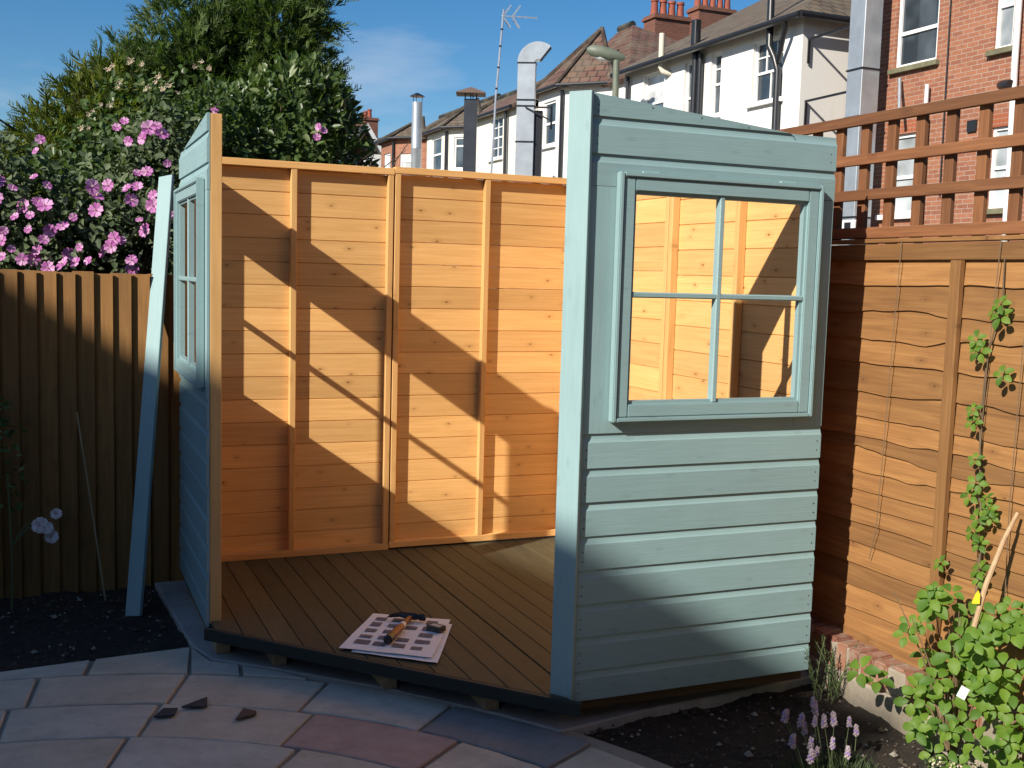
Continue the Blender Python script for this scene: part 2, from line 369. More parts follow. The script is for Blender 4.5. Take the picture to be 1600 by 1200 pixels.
arc_slab(2.137, 2.40, 47.0, 61.2, D_); ring(2.137, 2.375, [61.2, 75, 89, 103, 118], [B_, G_, B_, K_])
ring(1.838, 2.137, [-40, -25, -9.8, 6.0, 20.2, 35.9, 51.5, 67, 83, 99, 115], [B_, G_, G_, G_, B_, K_, B_, G_, B_, G_])
ring(1.53, 1.838, [-36, -17, 1, 19.2, 38.1, 56, 74, 92, 110], [G_, B_, B_, G_, B_, B_, K_, G_])
ring(1.22, 1.53, [-40, -16, 8, 31, 54, 78, 102], [B_, G_, K_, B_, G_, B_])
ring(.9, 1.22, [-50, -18, 14, 47, 80, 112], [G_, B_, B_, G_, K_])
ring(.3, .9, [-60, 0, 60, 120], [B_, G_, B_])
# cut edging pieces between the outer ring and the bed
def edge_piece(pts, mat):
    if sum(p[0]*q[1]-q[0]*p[1] for p, q in zip(pts, pts[1:]+pts[:1])) < 0: pts = pts[::-1]
    cx = sum(p[0] for p in pts)/len(pts); cy = sum(p[1] for p in pts)/len(pts)
    MB().prism([(x-cx, y-cy) for x, y in pts], -.03, 0).build('edging_slab', mat, patio, T(cx, cy, G+.001), bev=.003)
def rim(a, r_=2.452): return (PC[0]+r_*math.sin(R(a)), PC[1]+r_*math.cos(R(a)))
def edgeline(x): return (x, -.976+(x+.822)*.0976)
def bed_x(a): 
    t = math.tan(R(a)); y = -.95
    for _ in range(5):
        x = PC[0]+(y-PC[1])*t; y = edgeline(x)[1]
    return (x, y)
for a0, a1, mt in ((-22, -7, G_), (-6.6, 11.3, G_)):
    edge_piece([rim(a1), rim((a0*.33+a1*.67)), rim((a0*.67+a1*.33)), rim(a0), bed_x(a0), bed_x(a1)][::-1], mt)
edge_piece([rim(11.8), rim(15), rim(18), rim(20.7), (-.088, -.912), bed_x(11.8)], B_)
edge_piece([rim(21.1), rim(23.3), rim(25.6), (.070, -1.19), (-.030, -1.112), (-.083, -.925)], G_)
edge_piece([rim(26.0), rim(29), rim(32), (.23, -1.335), (.085, -1.205)], G_)
base = MB(); base.prism([(-.139, .13), (-.079, -.906), (-.02, -1.10), (.16, -1.255), (.55, -1.63), (.88, -2.02), (1.035, -2.235), (1.41, -2.17), (1.86, -2.13), (2.27, -2.08), (2.27, .13)], -.25, G+.005)
tag(base.build('concrete_base', CONC, bev=.006), kind='structure')

# ---------------------------------------------------------------- the corner summerhouse
SH = thing('summerhouse', 'half-built corner summerhouse, roofless, blue-green outside and orange pine inside', 'summerhouse', (1.0, -1.0, 0))
H = 2.026; PITCH = 0.1192
def flat_board(L, h):
    """tongue-and-groove board, local x along, inner face at y=0 looking to -y, outside +y"""
    k = ('fb', round(L, 3), round(h, 4))
    if k not in CACHE:
        m = MB(); prof = [(.005, 0), (.004, .0008), (0, .0032), (0, h-.0026), (.004, h-.0012), (.005, h-.0004), (.012, h-.0004), (.012, 0)]
        n_ = len(prof)
        m.add([(0, y, z) for y, z in prof]+[(L, y, z) for y, z in prof], [tuple(range(n_)), tuple(reversed(range(n_, 2*n_)))]+[(i, n_+i, n_+(i+1) % n_, (i+1) % n_) for i in range(n_)])
        CACHE[k] = m.mesh('board', [PINE])
    return CACHE[k]
def back_panel(M, w_, studs, dz=0):
    """panel in its own frame: x along 0..w_, boards at y=0, timber frame standing to -y"""
    fd = .04
    P = MB().box((.0, -fd-.002, H-.034), (w_, .013, H)).build('wall_panel', PINE_STUD, SH, M @ T(0, 0, dz), bev=.0015)
    MB().box((.0, -fd-.002, 0), (w_, -.0005, .034)).build('bottom_plate', PINE_STUD, P, M @ T(0, 0, dz), bev=.0015)
    z = .001
    nb = 17
    for i in range(nb):
        h = (H-.036)/nb
        put('board', flat_board(w_-.004, h), M @ T(.002, 0, dz+z+i*h), P)
    for s in studs:
        plank('stud', M @ Vector((s, -fd/2-.0005, dz+.0345)), M @ Vector((s, -fd/2-.0005, dz+H-.0345)), .03, fd-.002, PINE_STUD, P, wdir=M.to_3x3() @ Vector((1, 0, 0)))
    return P
back_panel(T(0, 0, 0), 1.048, (.017, .525, 1.031))
back_panel(T(1.052, 0, 0), 1.048, (.017, .523, 1.031), .009)
MR = frame((2.1, -.045, 0), (0, -1, 0), (1, 0, 0), (0, 0, 1))
back_panel(MR, 1.072, (.017, .515, 1.055), .004)
back_panel(frame((2.1, -1.121, 0), (0, -1, 0), (1, 0, 0), (0, 0, 1)), 1.058, (.017, .555, 1.035), -.014)

GRO = [-.025, .085, .209, .33, .454, .575, .698, .819, .939]
def ship_prof(h): 
    return [(0, .0), (.0, h-.030), (-.0035, h-.024), (-.0065, h-.015), (-.0080, h-.006), (-.0082, h+.001), (-.0125, h+.001), (-.0125, 0)]
def side_panel(M, S, flip):
    """window panel: local x from 0..S, +y is outward; s counts from the rear corner"""
    X = (lambda s: S-s) if flip else (lambda s: s)
    fm = MB()
    def fb(s0, s1, z0, z1, y0=-.054, y1=-.0145): fm.box((min(X(s0), X(s1)), y0, z0), (max(X(s0), X(s1)), y1, z1))
    top = lambda s: 2.016+.0912*s
    fb(0.06, S-.05, -.01, .03); fb(.0, .05, -.0, 1.99); fb(.0505, S-.0505, .905, .938); fb(.0505, S-.0505, 1.815, 1.85)
    P = fm.build('side_panel', PINE_STUD, SH, M, bev=.0015)
    plank('stud', M @ Vector((X(S-.022), -.0375, -.012)), M @ Vector((X(S-.022), -.0375, top(S)-.002)), .044, .046, PINE_STUD, P, wdir=M.to_3x3() @ Vector((1, 0, 0)))
    plank('top_rail', M @ Vector((X(.05), -.034, 1.992)), M @ Vector((X(S-.046), -.034, top(S)-.034)), .04, .036, PINE_STUD, P)
    def ext(z0, h):
        k = ('ship', round(S, 3), round(h, 4))
        if k not in CACHE:
            m = MB(); pr = ship_prof(h); n_ = len(pr)
            m.add([(0, y, z) for y, z in pr]+[(S, y, z) for y, z in pr], [tuple(range(n_)), tuple(reversed(range(n_, 2*n_)))])
            for i in range(n_): m.add([], []); m.f.append((i, n_+i, n_+(i+1) % n_, (i+1) % n_)); m.m.append(1 if i == n_-2 else 0)
            CACHE[k] = m.mesh('board', [BLUE, PINE])
        put('board', CACHE[k], M @ T(0, random.uniform(-.0008, .0008), z0), P)
    for i in range(8): ext(GRO[i], GRO[i+1]-GRO[i])
    ext(1.909, .124)
    # top board cut to the roof slope
    s0 = (2.035-2.016)/.0912
    m = MB(); prs = [(X(s0), 2.0345), (X(S), 2.0345), (X(S), top(S))]
    if flip: prs = prs[::-1]
    m.add([(x, 0, z) for x, z in prs]+[(x, -.0125, z) for x, z in prs], [(0, 1, 2), (5, 4, 3), (0, 3, 4, 1), (1, 4, 5, 2), (2, 5, 3, 0)])
    m.f = [tuple(reversed(f)) for f in m.f]
    m.build('board', [BLUE], P, M)
    # flat boards round the window
    oz0, oz1, o0, o1 = 1.035, 1.80, .134, .882
    def flat(nm, s0, s1, z0, z1, vert):
        a, b = sorted((X(s0), X(s1)))
        if vert: plank(nm, M @ Vector(((a+b)/2, -.0065, z0)), M @ Vector(((a+b)/2, -.0065, z1)), b-a-.0015, .0125, BLUE, P, wdir=M.to_3x3() @ Vector((1, 0, 0)), bev=.001)
        else: plank(nm, M @ Vector((a, -.0065, (z0+z1)/2)), M @ Vector((b, -.0065, (z0+z1)/2)), z1-z0-.001, .0125, BLUE, P, bev=.001)
    flat('window_stile', 0, o0, .941, 1.799, True); flat('window_stile', o1, S, .941, 1.799, True)
    ext(1.8, .109); flat('apron_board', o0, o1, .941, oz0, False)
    # casement: moulded outer frame, sash, glazing bars, hinges
    def ringm(mb, a0, a1, c0, c1, wd, y0, y1):
        for (p, q, r_, t) in ((a0, a0+wd, c0, c1), (a1-wd, a1, c0, c1)): 
            l_, h_ = sorted((X(p), X(q))); mb.box((l_, y0, r_), (h_, y1, t))
        l_, h_ = sorted((X(a0+wd), X(a1-wd))); mb.box((l_, y0, c0), (h_, y1, c0+wd)); mb.box((l_, y0, c1-wd), (h_, y1, c1))
    wm = MB(); ringm(wm, .072, .932, .983, 1.850, .016, .0005, .034); ringm(wm, .0885, .9155, .9995, 1.8335, .046, .0005, .026)
    Wd = wm.build('window', BLUE, P, M, bev=.0035, seg=2)
    ms = (o0+o1)/2; mz = 1.430
    bv = MB(); l_, h_ = sorted((X(ms-.011), X(ms+.011))); bv.box((l_, -.012, 1.045), (h_, .020, 1.79)); bv.build('glazing_bar', BLUE, Wd, M, bev=.004)
    bh = MB(); l_, h_ = sorted((X(.134), X(.87))); bh.box((l_, -.0125, mz-.010), (h_, .0195, mz+.010)); bh.build('glazing_bar', BLUE, Wd, M, bev=.004)
    rb = MB(); ringm(rb, .134, .8705, 1.0449, 1.789, .012, -.0105, .0125); rb.build('glazing_rebate', BLUE, Wd, M)
    for s in (.22, .80):
        l_, h_ = sorted((X(s-.035), X(s+.035))); MB().box((l_, .0002, 1.8502), (h_, .012, 1.858)).build('hinge', BLUE, Wd, M, bev=.002)
    # nail heads
    nm = MB()
    for i in range(8):
        for s in (.018, S-.018):
            for dz in (.03, .065): nm.tube([(X(s), -.001, GRO[i]+dz), (X(s), .0008, GRO[i]+dz)], .0028, 6)
    for z in (1.94, 1.97, 2.05, 2.07):
        for s in (.025, S-.02):
            if z < top(s)-.01: nm.tube([(X(s), -.001, z), (X(s), .0008, z)], .0028, 6)
    for s in (.2, .4, .6, .8): nm.tube([(X(s), -.001, top(s)-.012), (X(s), .0008, top(s)-.012)], .0028, 6)
    tag(nm.build('nail_heads', STEELDARK, P, M), kind='stuff')
    return P
side_panel(frame((-.03, -.99, 0), (0, 1, 0), (-1, 0, 0), (0, 0, 1)), .99, True)
side_panel(frame((2.108, -2.236, 0), (-1, 0, 0), (0, -1, 0), (0, 0, 1)), 1.0306, False)
# jamb strip on the right-hand door post, in the plane of the opening
dj = Vector((-.60, .80, 0)).normalized()
a = Vector((1.066, -2.2515, 0)); c = a+dj*.043
plank('door_jamb', (c.x, c.y, -.012), (c.x, c.y, 2.113), .086, .018, BLUE, SH, wdir=dj, bev=.0015)
plank('post', (1.105, -2.19, -.012), (1.105, -2.19, 2.08), .05, .05, PINE_STUD, SH, wdir=(1, 0, 0))
# floor
def fy(x): return -1.065-(x+.035)*1.106
fl = MB(); pts = [(-.03, fy(-.03)), (1.06, fy(1.06)), (1.06, -2.225), (2.09, -2.225), (2.09, -.0), (-.03, -.0)]
fl.prism([(-.015, -.06), (-.015, -1.0), (1.06, -2.2), (2.085, -2.2), (2.085, -.06)], -.045, -.022)
FL = fl.build('floor', FASCIA, SH)
nbd = 21; wd = 2.1/nbd
for i in range(nbd):
    x0 = -.012+i*wd+.0018+(.004 if i == 11 else 0); x1 = -.012+(i+1)*wd-.0018
    def yf(x): return fy(x) if x < 1.05 else -2.2
    poly = [(x0, yf(x0)), (x1, yf(x1)), (x1, -.004), (x0, -.004)]
    if x0 < 1.05 < x1: poly = [(x0, yf(x0)), (1.049, fy(1.049)), (1.051, -2.2), (x1, -2.2), (x1, -.004), (x0, -.004)]
    cx = (x0+x1)/2
    # local x along the board (world -y)
    M = frame((cx, 0, 0), (0, -1, 0), (0, 0, -1), (1, 0, 0))
    Mi = M.inverted(); mm = MB(); k = len(poly)
    up = [Mi @ Vector((x, y, -.0005)) for x, y in poly]; lo = [Mi @ Vector((x, y, -.021)) for x, y in poly]
    mm.add(up+lo, [tuple(range(k)), tuple(reversed(range(k, 2*k)))]+[(j, k+j, k+(j+1) % k, (j+1) % k) for j in range(k)])
    put('deck_board', mm.mesh('deck_board', DECK, bev=.0015), M, FL)
e0 = Vector((-.045, fy(-.045)-.012, -.027)); e1 = Vector((1.075, fy(1.075)-.012, -.027))
plank('fascia', e0, e1, .05, .02, FASCIA, SH, bev=.002)
RIM = wood('rim_joist', (.05, .03, .012), (.08, .05, .02), (.11, .07, .03), .8, .2)
plank('rim_joist', (1.08, -2.19, -.05), (2.1, -2.19, -.05), .045, .03, RIM, SH)
plank('rim_joist', (-.0, -1.0, -.05), (-.0, -.02, -.05), .045, .03, RIM, SH)
for x in (.03, .225, .575, .87, 1.13):
    y0 = fy(x)+.085 if x < 1.1 else -2.12
    plank('bearer', (x, y0, -.099), (x, -.05, -.099), .058, .05, BARE, SH, wdir=(1, 0, 0))
plank('bearer', (1.2, -2.05, -.099), (2.05, -2.05, -.099), .058, .05, BARE, SH, wdir=(0, 1, 0))

# ---------------------------------------------------------------- things on the floor and patio
PAPER = plain('white_paper', (.86, .86, .86), .8, .02); INK = plain('grey_print', (.16, .15, .17), .8, .4, 60)
def sheet(corners, z, lab, prints):
    cs = [Vector((x, y, 0)) for x, y in corners]; o = cs[0]
    root = thing('paper_sheet', lab, 'paper', (o.x, o.y, z), 'instruction sheets on the summerhouse floor')
    def P(u, v): return cs[0]*(1-u)*(1-v)+cs[1]*u*(1-v)+cs[2]*u*v+cs[3]*(1-u)*v
    m = MB(); N = 8
    vs = []
    for j in range(N+1):
        for i in range(N+1):
            p = P(i/N, j/N); vs.append((p.x, p.y, z+.0015*math.sin(i*.9+j*.5)**2+(.004*(1-j/N-.75)*4 if j < 2 else 0)*(i/N)))
    m.add(vs, [(j*(N+1)+i, j*(N+1)+i+1, (j+1)*(N+1)+i+1, (j+1)*(N+1)+i) for j in range(N) for i in range(N)])
    m.build('page', PAPER, root)
    for (u0, u1, v0, v1) in prints:
        q = [P(u0, v0), P(u1, v0), P(u1, v1), P(u0, v1)]
        MB().add([(p.x, p.y, z+.0035) for p in q], [(0, 1, 2, 3)]).build('printed_picture', INK, root)
sheet([(.445, -1.555), (.72, -1.79), (.935, -1.36), (.665, -1.125)], .004, 'lower white sheet sticking out beneath the printed page under the hammer', [])
pr = []
for j in range(5):
    for i in range(4):
        if random.random() < .86:
            u0 = .10+i*.21; v0 = .14+j*.165; pr.append((u0, u0+random.uniform(.12, .17), v0, v0+random.uniform(.07, .11)))
sheet([(.406, -1.511), (.714, -1.744), (.944, -1.315), (.655, -1.128)], .010, 'upper white sheet printed with small pictures, lying under the hammer', pr)
HM = thing('hammer', 'claw hammer with red-brown handle and dark grip lying on the papers', 'hammer', (.6, -1.54, .014))
p0 = Vector((.592, -1.552, .034)); p1 = Vector((.775, -1.285, .03)); ax = (p1-p0).normalized()
hw = plain('hammer_handle_wood', (.22, .055, .02), .4, .2, 30)
hd = MB().tube([p0+ax*.055, p0+ax*.14, p0+ax*.22, p1+ax*.012], [.0165, .017, .0125, .0115], 12).build('handle', hw, HM, smooth=True)
MB().tube([p0+ax*.185, p0+ax*.19, p0+ax*.215, p0+ax*.22], [.0135, .0150, .0139, .012], 12).build('label_band', PAPER, hd, smooth=True)
MB().tube([p0, p0+ax*.006, p0+ax*.03, p0+ax*.058], [.012, .019, .0195, .0178], 12).build('grip', BLACKP, HM, smooth=True)
sx = Vector((ax.y, -ax.x, 0)); hz = Vector((0, 0, 1)); hc = p1+Vector((0, 0, .004))
hm = MB(); hm.tube([hc-sx*.02, hc+sx*.02, hc+sx*.035, hc+sx*.04, hc+sx*.062, hc+sx*.064], [.017, .016, .0115, .0155, .0165, .014], 12)
HD = hm.build('head', STEELDARK, HM, smooth=True)
for s in (-1, 1):
    pts = [hc-sx*.015+ax*.006*s, hc-sx*.045+ax*.010*s+Vector((0, 0, .004)), hc-sx*.075+ax*.013*s-ax*.01, hc-sx*.092+ax*.014*s-ax*.03]
    MB().tube(pts, [.013, .009, .006, .002], 8).build('claw', STEELDARK, HD, smooth=True)
BX = thing('nail_box', 'small dark box with a pale label on the papers beside the hammer', 'box', (.835, -1.44, .014))
Mbx = T(.835, -1.44, .0145) @ Matrix.Rotation(R(-58), 4, 'Z')
MB().box((-.035, -.022, 0), (.035, .022, .022)).build('carton', plain('dark_card', (.05, .055, .045), .6), BX, Mbx, bev=.001)
MB().box((-.022, -.015, .0221), (.026, .012, .0225)).build('label', plain('pale_label', (.45, .5, .47), .6), BX, Mbx)
for nm, lab, pts, mt, z in (('slate_shard', 'dark slate shard lying nearest the patio corner joint, leftmost of three', [(-.302, -1.652), (-.232, -1.66), (-.212, -1.60), (-.262, -1.585)], SLATEP, 0),
                     ('slate_shard', 'long pointed dark slate shard, middle one of three on the patio', [(-.20, -1.592), (-.11, -1.615), (-.098, -1.525)], SLATEP, 0),
                     ('slate_shard', 'brownish slate shard lying on the buff slab, rightmost of three', [(-.033, -1.769), (.045, -1.745), (.05, -1.72), (.009, -1.679)], plain('brown_slate', (.085, .055, .042), .7, .3, 20), 0)):
    cx = sum(p[0] for p in pts)/len(pts); cy = sum(p[1] for p in pts)/len(pts)
    o = MB().prism([(x-cx, y-cy) for x, y in pts], 0, .008).build(nm, mt, None, T(cx, cy, G+.005), bev=.0015)
    tag(o, lab, 'slate', 'slate shards on the patio')
PL = plank('painted_plank', (-.275, -.343, -.148), (-.055, .335, 1.945), .086, .02, BLUE, None, wdir=(.68, -.73, 0), bev=.002)
tag(PL, 'long blue-green painted trim board leaning against the left fence', 'plank')

# ---------------------------------------------------------------- left fence
LF = thing('board_fence', 'brown vertical board fence on the left under the pink mallow', 'fence', (-.6, .2, G))
x = -2.4; i = 0
while x < 1.6:
    wv = .098; h = 1.445+G*0+random.uniform(-.006, .006)
    M = frame((x, .2, -.17), (0, 0, 1), (0, 1, 0), (-1, 0, 0))
    L = h+.17
    k = ('fe', round(L, 2))
    mm = MB(); th = .032+random.uniform(-.004, .004)
    # cross-section (local -z = world +x): thick proud edge on the left, thin edge tucked on the right
    pr_ = [(-.006, 0), (-th, -wv), (-th+.012, -wv), (.004, 0)]
    mm.add([(0, y, z) for y, z in pr_]+[(L, y, z) for y, z in pr_], [(0, 1, 2, 3), (7, 6, 5, 4), (0, 4, 5, 1), (1, 5, 6, 2), (2, 6, 7, 3), (3, 7, 4, 0)])
    mm.build('fence_board', FENCE_L, LF, M); x += .086+random.uniform(-.003, .003); i += 1
for z in (.15, .75, 1.25): plank('rail', (-2.4, .235, z), (1.6, .235, z), .08, .05, FENCE_L, LF)

# ---------------------------------------------------------------- right fence, trellis, brick edging
XF = 2.41
RF = thing('lap_fence_panel', 'sunlit orange-brown waney lap fence panel on the right', 'fence', (XF, -2.4, 0))
zs = [1.586, 1.491, 1.392, 1.281, 1.18, 1.066, .967, .883, .819, .745, .663, .598, .527, .448, .356, .268, .175, .085]
Y0, Y1 = -.9, -4.3
for i, z in enumerate(zs[:-1]):
    zb = zs[i+1]; N = 70; vs = []; fs = []
    L = Y0-Y1; sd_ = i*7.7
    for j in range(N+1):
        y = -j/N*L
        wv = (noise.noise(Vector((y*2.0, sd_, 0)))*.03+noise.noise(Vector((y*7, sd_, 4)))*.012+noise.noise(Vector((y*22, sd_, 8)))*.004)*(1.0 if 0 < i < 9 else .35)
        zz = zb-(z-zb)*0+wv-z
        vs += [(-y, -.020, zz), (-y, -.0075, zz+.002), (-y, .003, .03), (-y, -.008, .03)]
    for j in range(N):
        a = j*4; b = a+4
        fs += [(a, b, b+3, a+3), (a, a+1, b+1, b), (a+1, a+2, b+2, b+1), (a+2, a+3, b+3, b+2)]
    fs += [(0, 3, 2, 1), (N*4, N*4+1, N*4+2, N*4+3)]
    mm = MB(); mm.add(vs, fs)
    # local x runs along the slat (world -y), local y is world +x
    mm.build('slat', FENCE_R, RF, frame((XF, Y0, z), (0, -1, 0), (1, 0, 0), (0, 0, 1)))
plank('top_rail', (XF-.017, Y0, 1.617), (XF-.017, Y1, 1.617), .062, .022, FENCE_R, RF)
plank('capping', (XF-.006, Y0, 1.661), (XF-.006, Y1, 1.661), .06, .016, FENCE_R, RF, wdir=(1, 0, 0))
plank('bottom_rail', (XF-.014, Y0, .062), (XF-.014, Y1, .062), .05, .022, FENCE_R, RF)
for y in (-1.55, -2.60, -3.55): plank('batten', (XF-.033, y, .06), (XF-.033, y, 1.584), .048, .024, FENCE_R, RF, wdir=(0, 1, 0))
TR = thing('trellis', 'brown square wooden trellis on top of the lap fence', 'trellis', (XF, -2.4, 1.67))
for z0, z1 in ((2.126, 2.168), (1.968, 2.009), (1.826, 1.868), (1.673, 1.717)):
    plank('rail', (XF-.012, Y0+.4, (z0+z1)/2), (XF-.012, Y1, (z0+z1)/2), z1-z0, .022, TRELLIS, TR)
y = -1.885+.155*7
while y > Y1:
    plank('slat', (XF+.0115, y, 1.67), (XF+.0115, y, 2.15), 0.046, .022, TRELLIS, TR, wdir=(0, 1, 0)); y -= .1535
ED = thing('brick_edging', 'low edging of worn red bricks along the foot of the fence', 'edging', (2.3, -2.4, G))
EBM = NM('old_brick'); v = EBM.coord((1, 1, 1)); g = EBM.noise(v, 22, 6, .65); oi = EBM.n('ObjectInfo')
bc = EBM.ramp(oi.outputs['Random'], [(0, (.20, .075, .045)), (.5, (.26, .11, .065)), (1, (.30, .16, .10))])
EBM.col(EBM.mix(EBM.ramp(g, [(.45, 0), (.7, .7)]), bc, (.33, .28, .22))); EBM.rough(.9); EBM.bump(g, .6, .006)
y = -1.3
brick_me = [MB().box((-.055, -.033, -.06), (.055, .033, .06)).mesh('brick', EBM.mat, bev=.008, seg=2) for _ in range(1)]
while y > -4.2:
    put('brick', brick_me[0], T(2.335+random.uniform(-.012, .012), y, -.003+random.uniform(-.008, .006)) @ Matrix.Rotation(random.uniform(-.06, .06), 4, 'Z') @ Matrix.Rotation(random.uniform(-.06, .06), 4, 'Y') @ Matrix.Rotation(random.uniform(-.04, .04), 4, 'X'), ED)
    y -= .0745+random.uniform(0, .004)
MB().box((2.265, -4.25, -.24), (2.43, -1.25, -.052)).build('footing', MORTAR, ED, bev=.01)
MB().box((2.287, -4.25, -.0515), (2.43, -1.25, .045)).build('mortar_joint', MORTAR, ED, bev=.004)

# ---------------------------------------------------------------- foliage tools
def unit(a): return a/np.maximum(np.linalg.norm(a, axis=1, keepdims=True), 1e-9)
def np_mesh(name, V, F, mat):
    me = bpy.data.meshes.new(name); nv = len(V); nf, k = F.shape
    me.vertices.add(nv); me.vertices.foreach_set('co', V.astype(np.float32).ravel())
    me.loops.add(nf*k); me.loops.foreach_set('vertex_index', F.astype(np.int32).ravel())
    me.polygons.add(nf); me.polygons.foreach_set('loop_start', np.arange(0, nf*k, k, dtype=np.int32)); me.polygons.foreach_set('loop_total', np.full(nf, k, dtype=np.int32))
    me.materials.append(mat); me.update(calc_edges=True); me.validate(); return me
def leaves(name, P, D, N, L, W, mat, parent, fold=.25):
    """one folded pointed leaf per point: axis D, face normal N"""
    D = unit(D); S = unit(np.cross(D, N)); N = np.cross(S, D); L = L[:, None]; W = W[:, None]
    b = P; t = P+D*L-N*L*.12; l1 = P+D*L*.33+S*W*.5+N*W*fold*.5; r1 = P+D*L*.33-S*W*.5+N*W*fold*.5
    l2 = P+D*L*.68+S*W*.38+N*W*fold*.3-N*L*.04; r2_ = P+D*L*.68-S*W*.38+N*W*fold*.3-N*L*.04
    n_ = len(P); V = np.stack([b, l1, l2, t, r2_, r1], 1).reshape(-1, 3); i = np.arange(n_)[:, None]*6
    F = np.concatenate([i+np.array([[0, 3, 2, 1]]), i+np.array([[0, 5, 4, 3]])], 0)
    return put(name, np_mesh(name, V, F, mat), None, parent)
def blob_pts(blobs, n_, shell=.35, seed=0, gap=.0, gs=2.5):
    """points in the outer shell of ellipsoids, with noise-made gaps; returns points and outward normals"""
    r_ = np.random.default_rng(seed); P = []; Nn = []
    vol = np.array([b[3]*b[4]*b[5] for b in blobs])**(2/3); vol = vol/vol.sum()
    cnt = (vol*n_*1.7).astype(int)+1
    for (x, y, z, a, b, c), k in zip(blobs, cnt):
        d = unit(r_.normal(size=(k, 3))); rad = 1-shell*r_.random(k)**1.6
        p = np.array([x, y, z])+d*np.array([a, b, c])*rad[:, None]; P.append(p); Nn.append(unit(d/np.array([a, b, c])))
    P = np.concatenate(P); Nn = np.concatenate(Nn); keep = np.ones(len(P), bool)
    for i, p in enumerate(P):
        q = Vector((p[0]*gs, p[1]*gs, p[2]*gs+seed))
        if noise.noise(q)+.4*noise.noise(q*2.7) < gap-.35+r_.random()*.25: keep[i] = False
    P = P[keep]; Nn = Nn[keep]; idx = r_.permutation(len(P))[:n_]; return P[idx], Nn[idx]
def branches(name, base, tips, r0, mat, parent):
    m = MB()
    for t in tips:
        b = Vector(base)+Vector((random.uniform(-.08, .08), random.uniform(-.08, .08), 0)); t = Vector(t); mid = b.lerp(t, .5)+Vector((random.uniform(-.1, .1), random.uniform(-.1, .1), .1))
        m.tube([b, b.lerp(mid, .5), mid, t], [r0, r0*.8, r0*.55, r0*.2], 6)
    return m.build(name, mat, parent, smooth=True)

# ---- pink mallow behind the left fence
ML = thing('mallow_shrub', 'tall mallow shrub covered in pink flowers above the left fence', 'shrub', (-.7, .9, G))
mb_ = [(-.9, .95, 1.45, .55, .45, .75), (-.4, .85, 1.35, .5, .4, .55), (-.15, 1.0, 1.75, .36, .4, .55), (.08, .95, 1.55, .3, .35, .7), (-1.3, 1.0, 1.5, .5, .5, .75), (-.65, 1.05, 1.6, .4, .35, .5), (-1.7, 1.1, 1.4, .5, .5, .7), (.0, 1.0, 2.1, .2, .25, .35)]
P, Nn = blob_pts(mb_, 21000, .55, 1, -.04, 3)
leaves('crown', P, Nn*.5+rng.normal(size=P.shape)*.6+np.array([0, -.1, -.25]), Nn*.7+rng.normal(size=P.shape)*.5+np.array([-.2, -.3, .5]), rng.uniform(.03, .072, len(P)), rng.uniform(.018, .042, len(P)), L_MALLOW, ML)
branches('trunk', (-.7, .95, -.2), [(-1.2, 1, 1.8), (-.9, .8, 1.9), (-.5, .8, 1.6), (-.2, .9, 2.0), (.05, .9, 2.1), (-.7, 1, 1.9)], .016, BARK, ML)
fm = MB()
for k in range(5):
    a = k*2*math.pi/5
    c_, s_ = math.cos(a), math.sin(a)
    pts = [(0, 0, 0), (.016, -.011, .008), (.034, -.021, .012), (.046, -.014, .010), (.042, 0, .008), (.046, .014, .010), (.034, .021, .012), (.016, .011, .008)]
    vs = [(x*c_-y*s_, x*s_+y*c_, z-.012*abs(y)/.02*0) for x, y, z in pts]
    fm.add(vs, [(0, 1, 2, 4), (2, 3, 4), (0, 4, 6, 7), (4, 5, 6)])
fm.tube([(0, 0, 0), (0, 0, .014), (0, 0, .022)], [.003, .005, .002], 6, 1)
FME = fm.mesh('flower', [PINK, CREAM])
def flower_at(p, s, face=None, parent=ML, me=FME):
    n_ = Vector(face) if face else Vector((random.uniform(-.9, .3), random.uniform(-1, -.35), random.uniform(-.1, .7)))
    M = T(*p) @ n_.to_track_quat('Z', 'Y').to_matrix().to_4x4() @ Matrix.Rotation(random.random()*6, 4, 'Z') @ Matrix.Scale(s, 4)
    put('flower', me, M, parent)
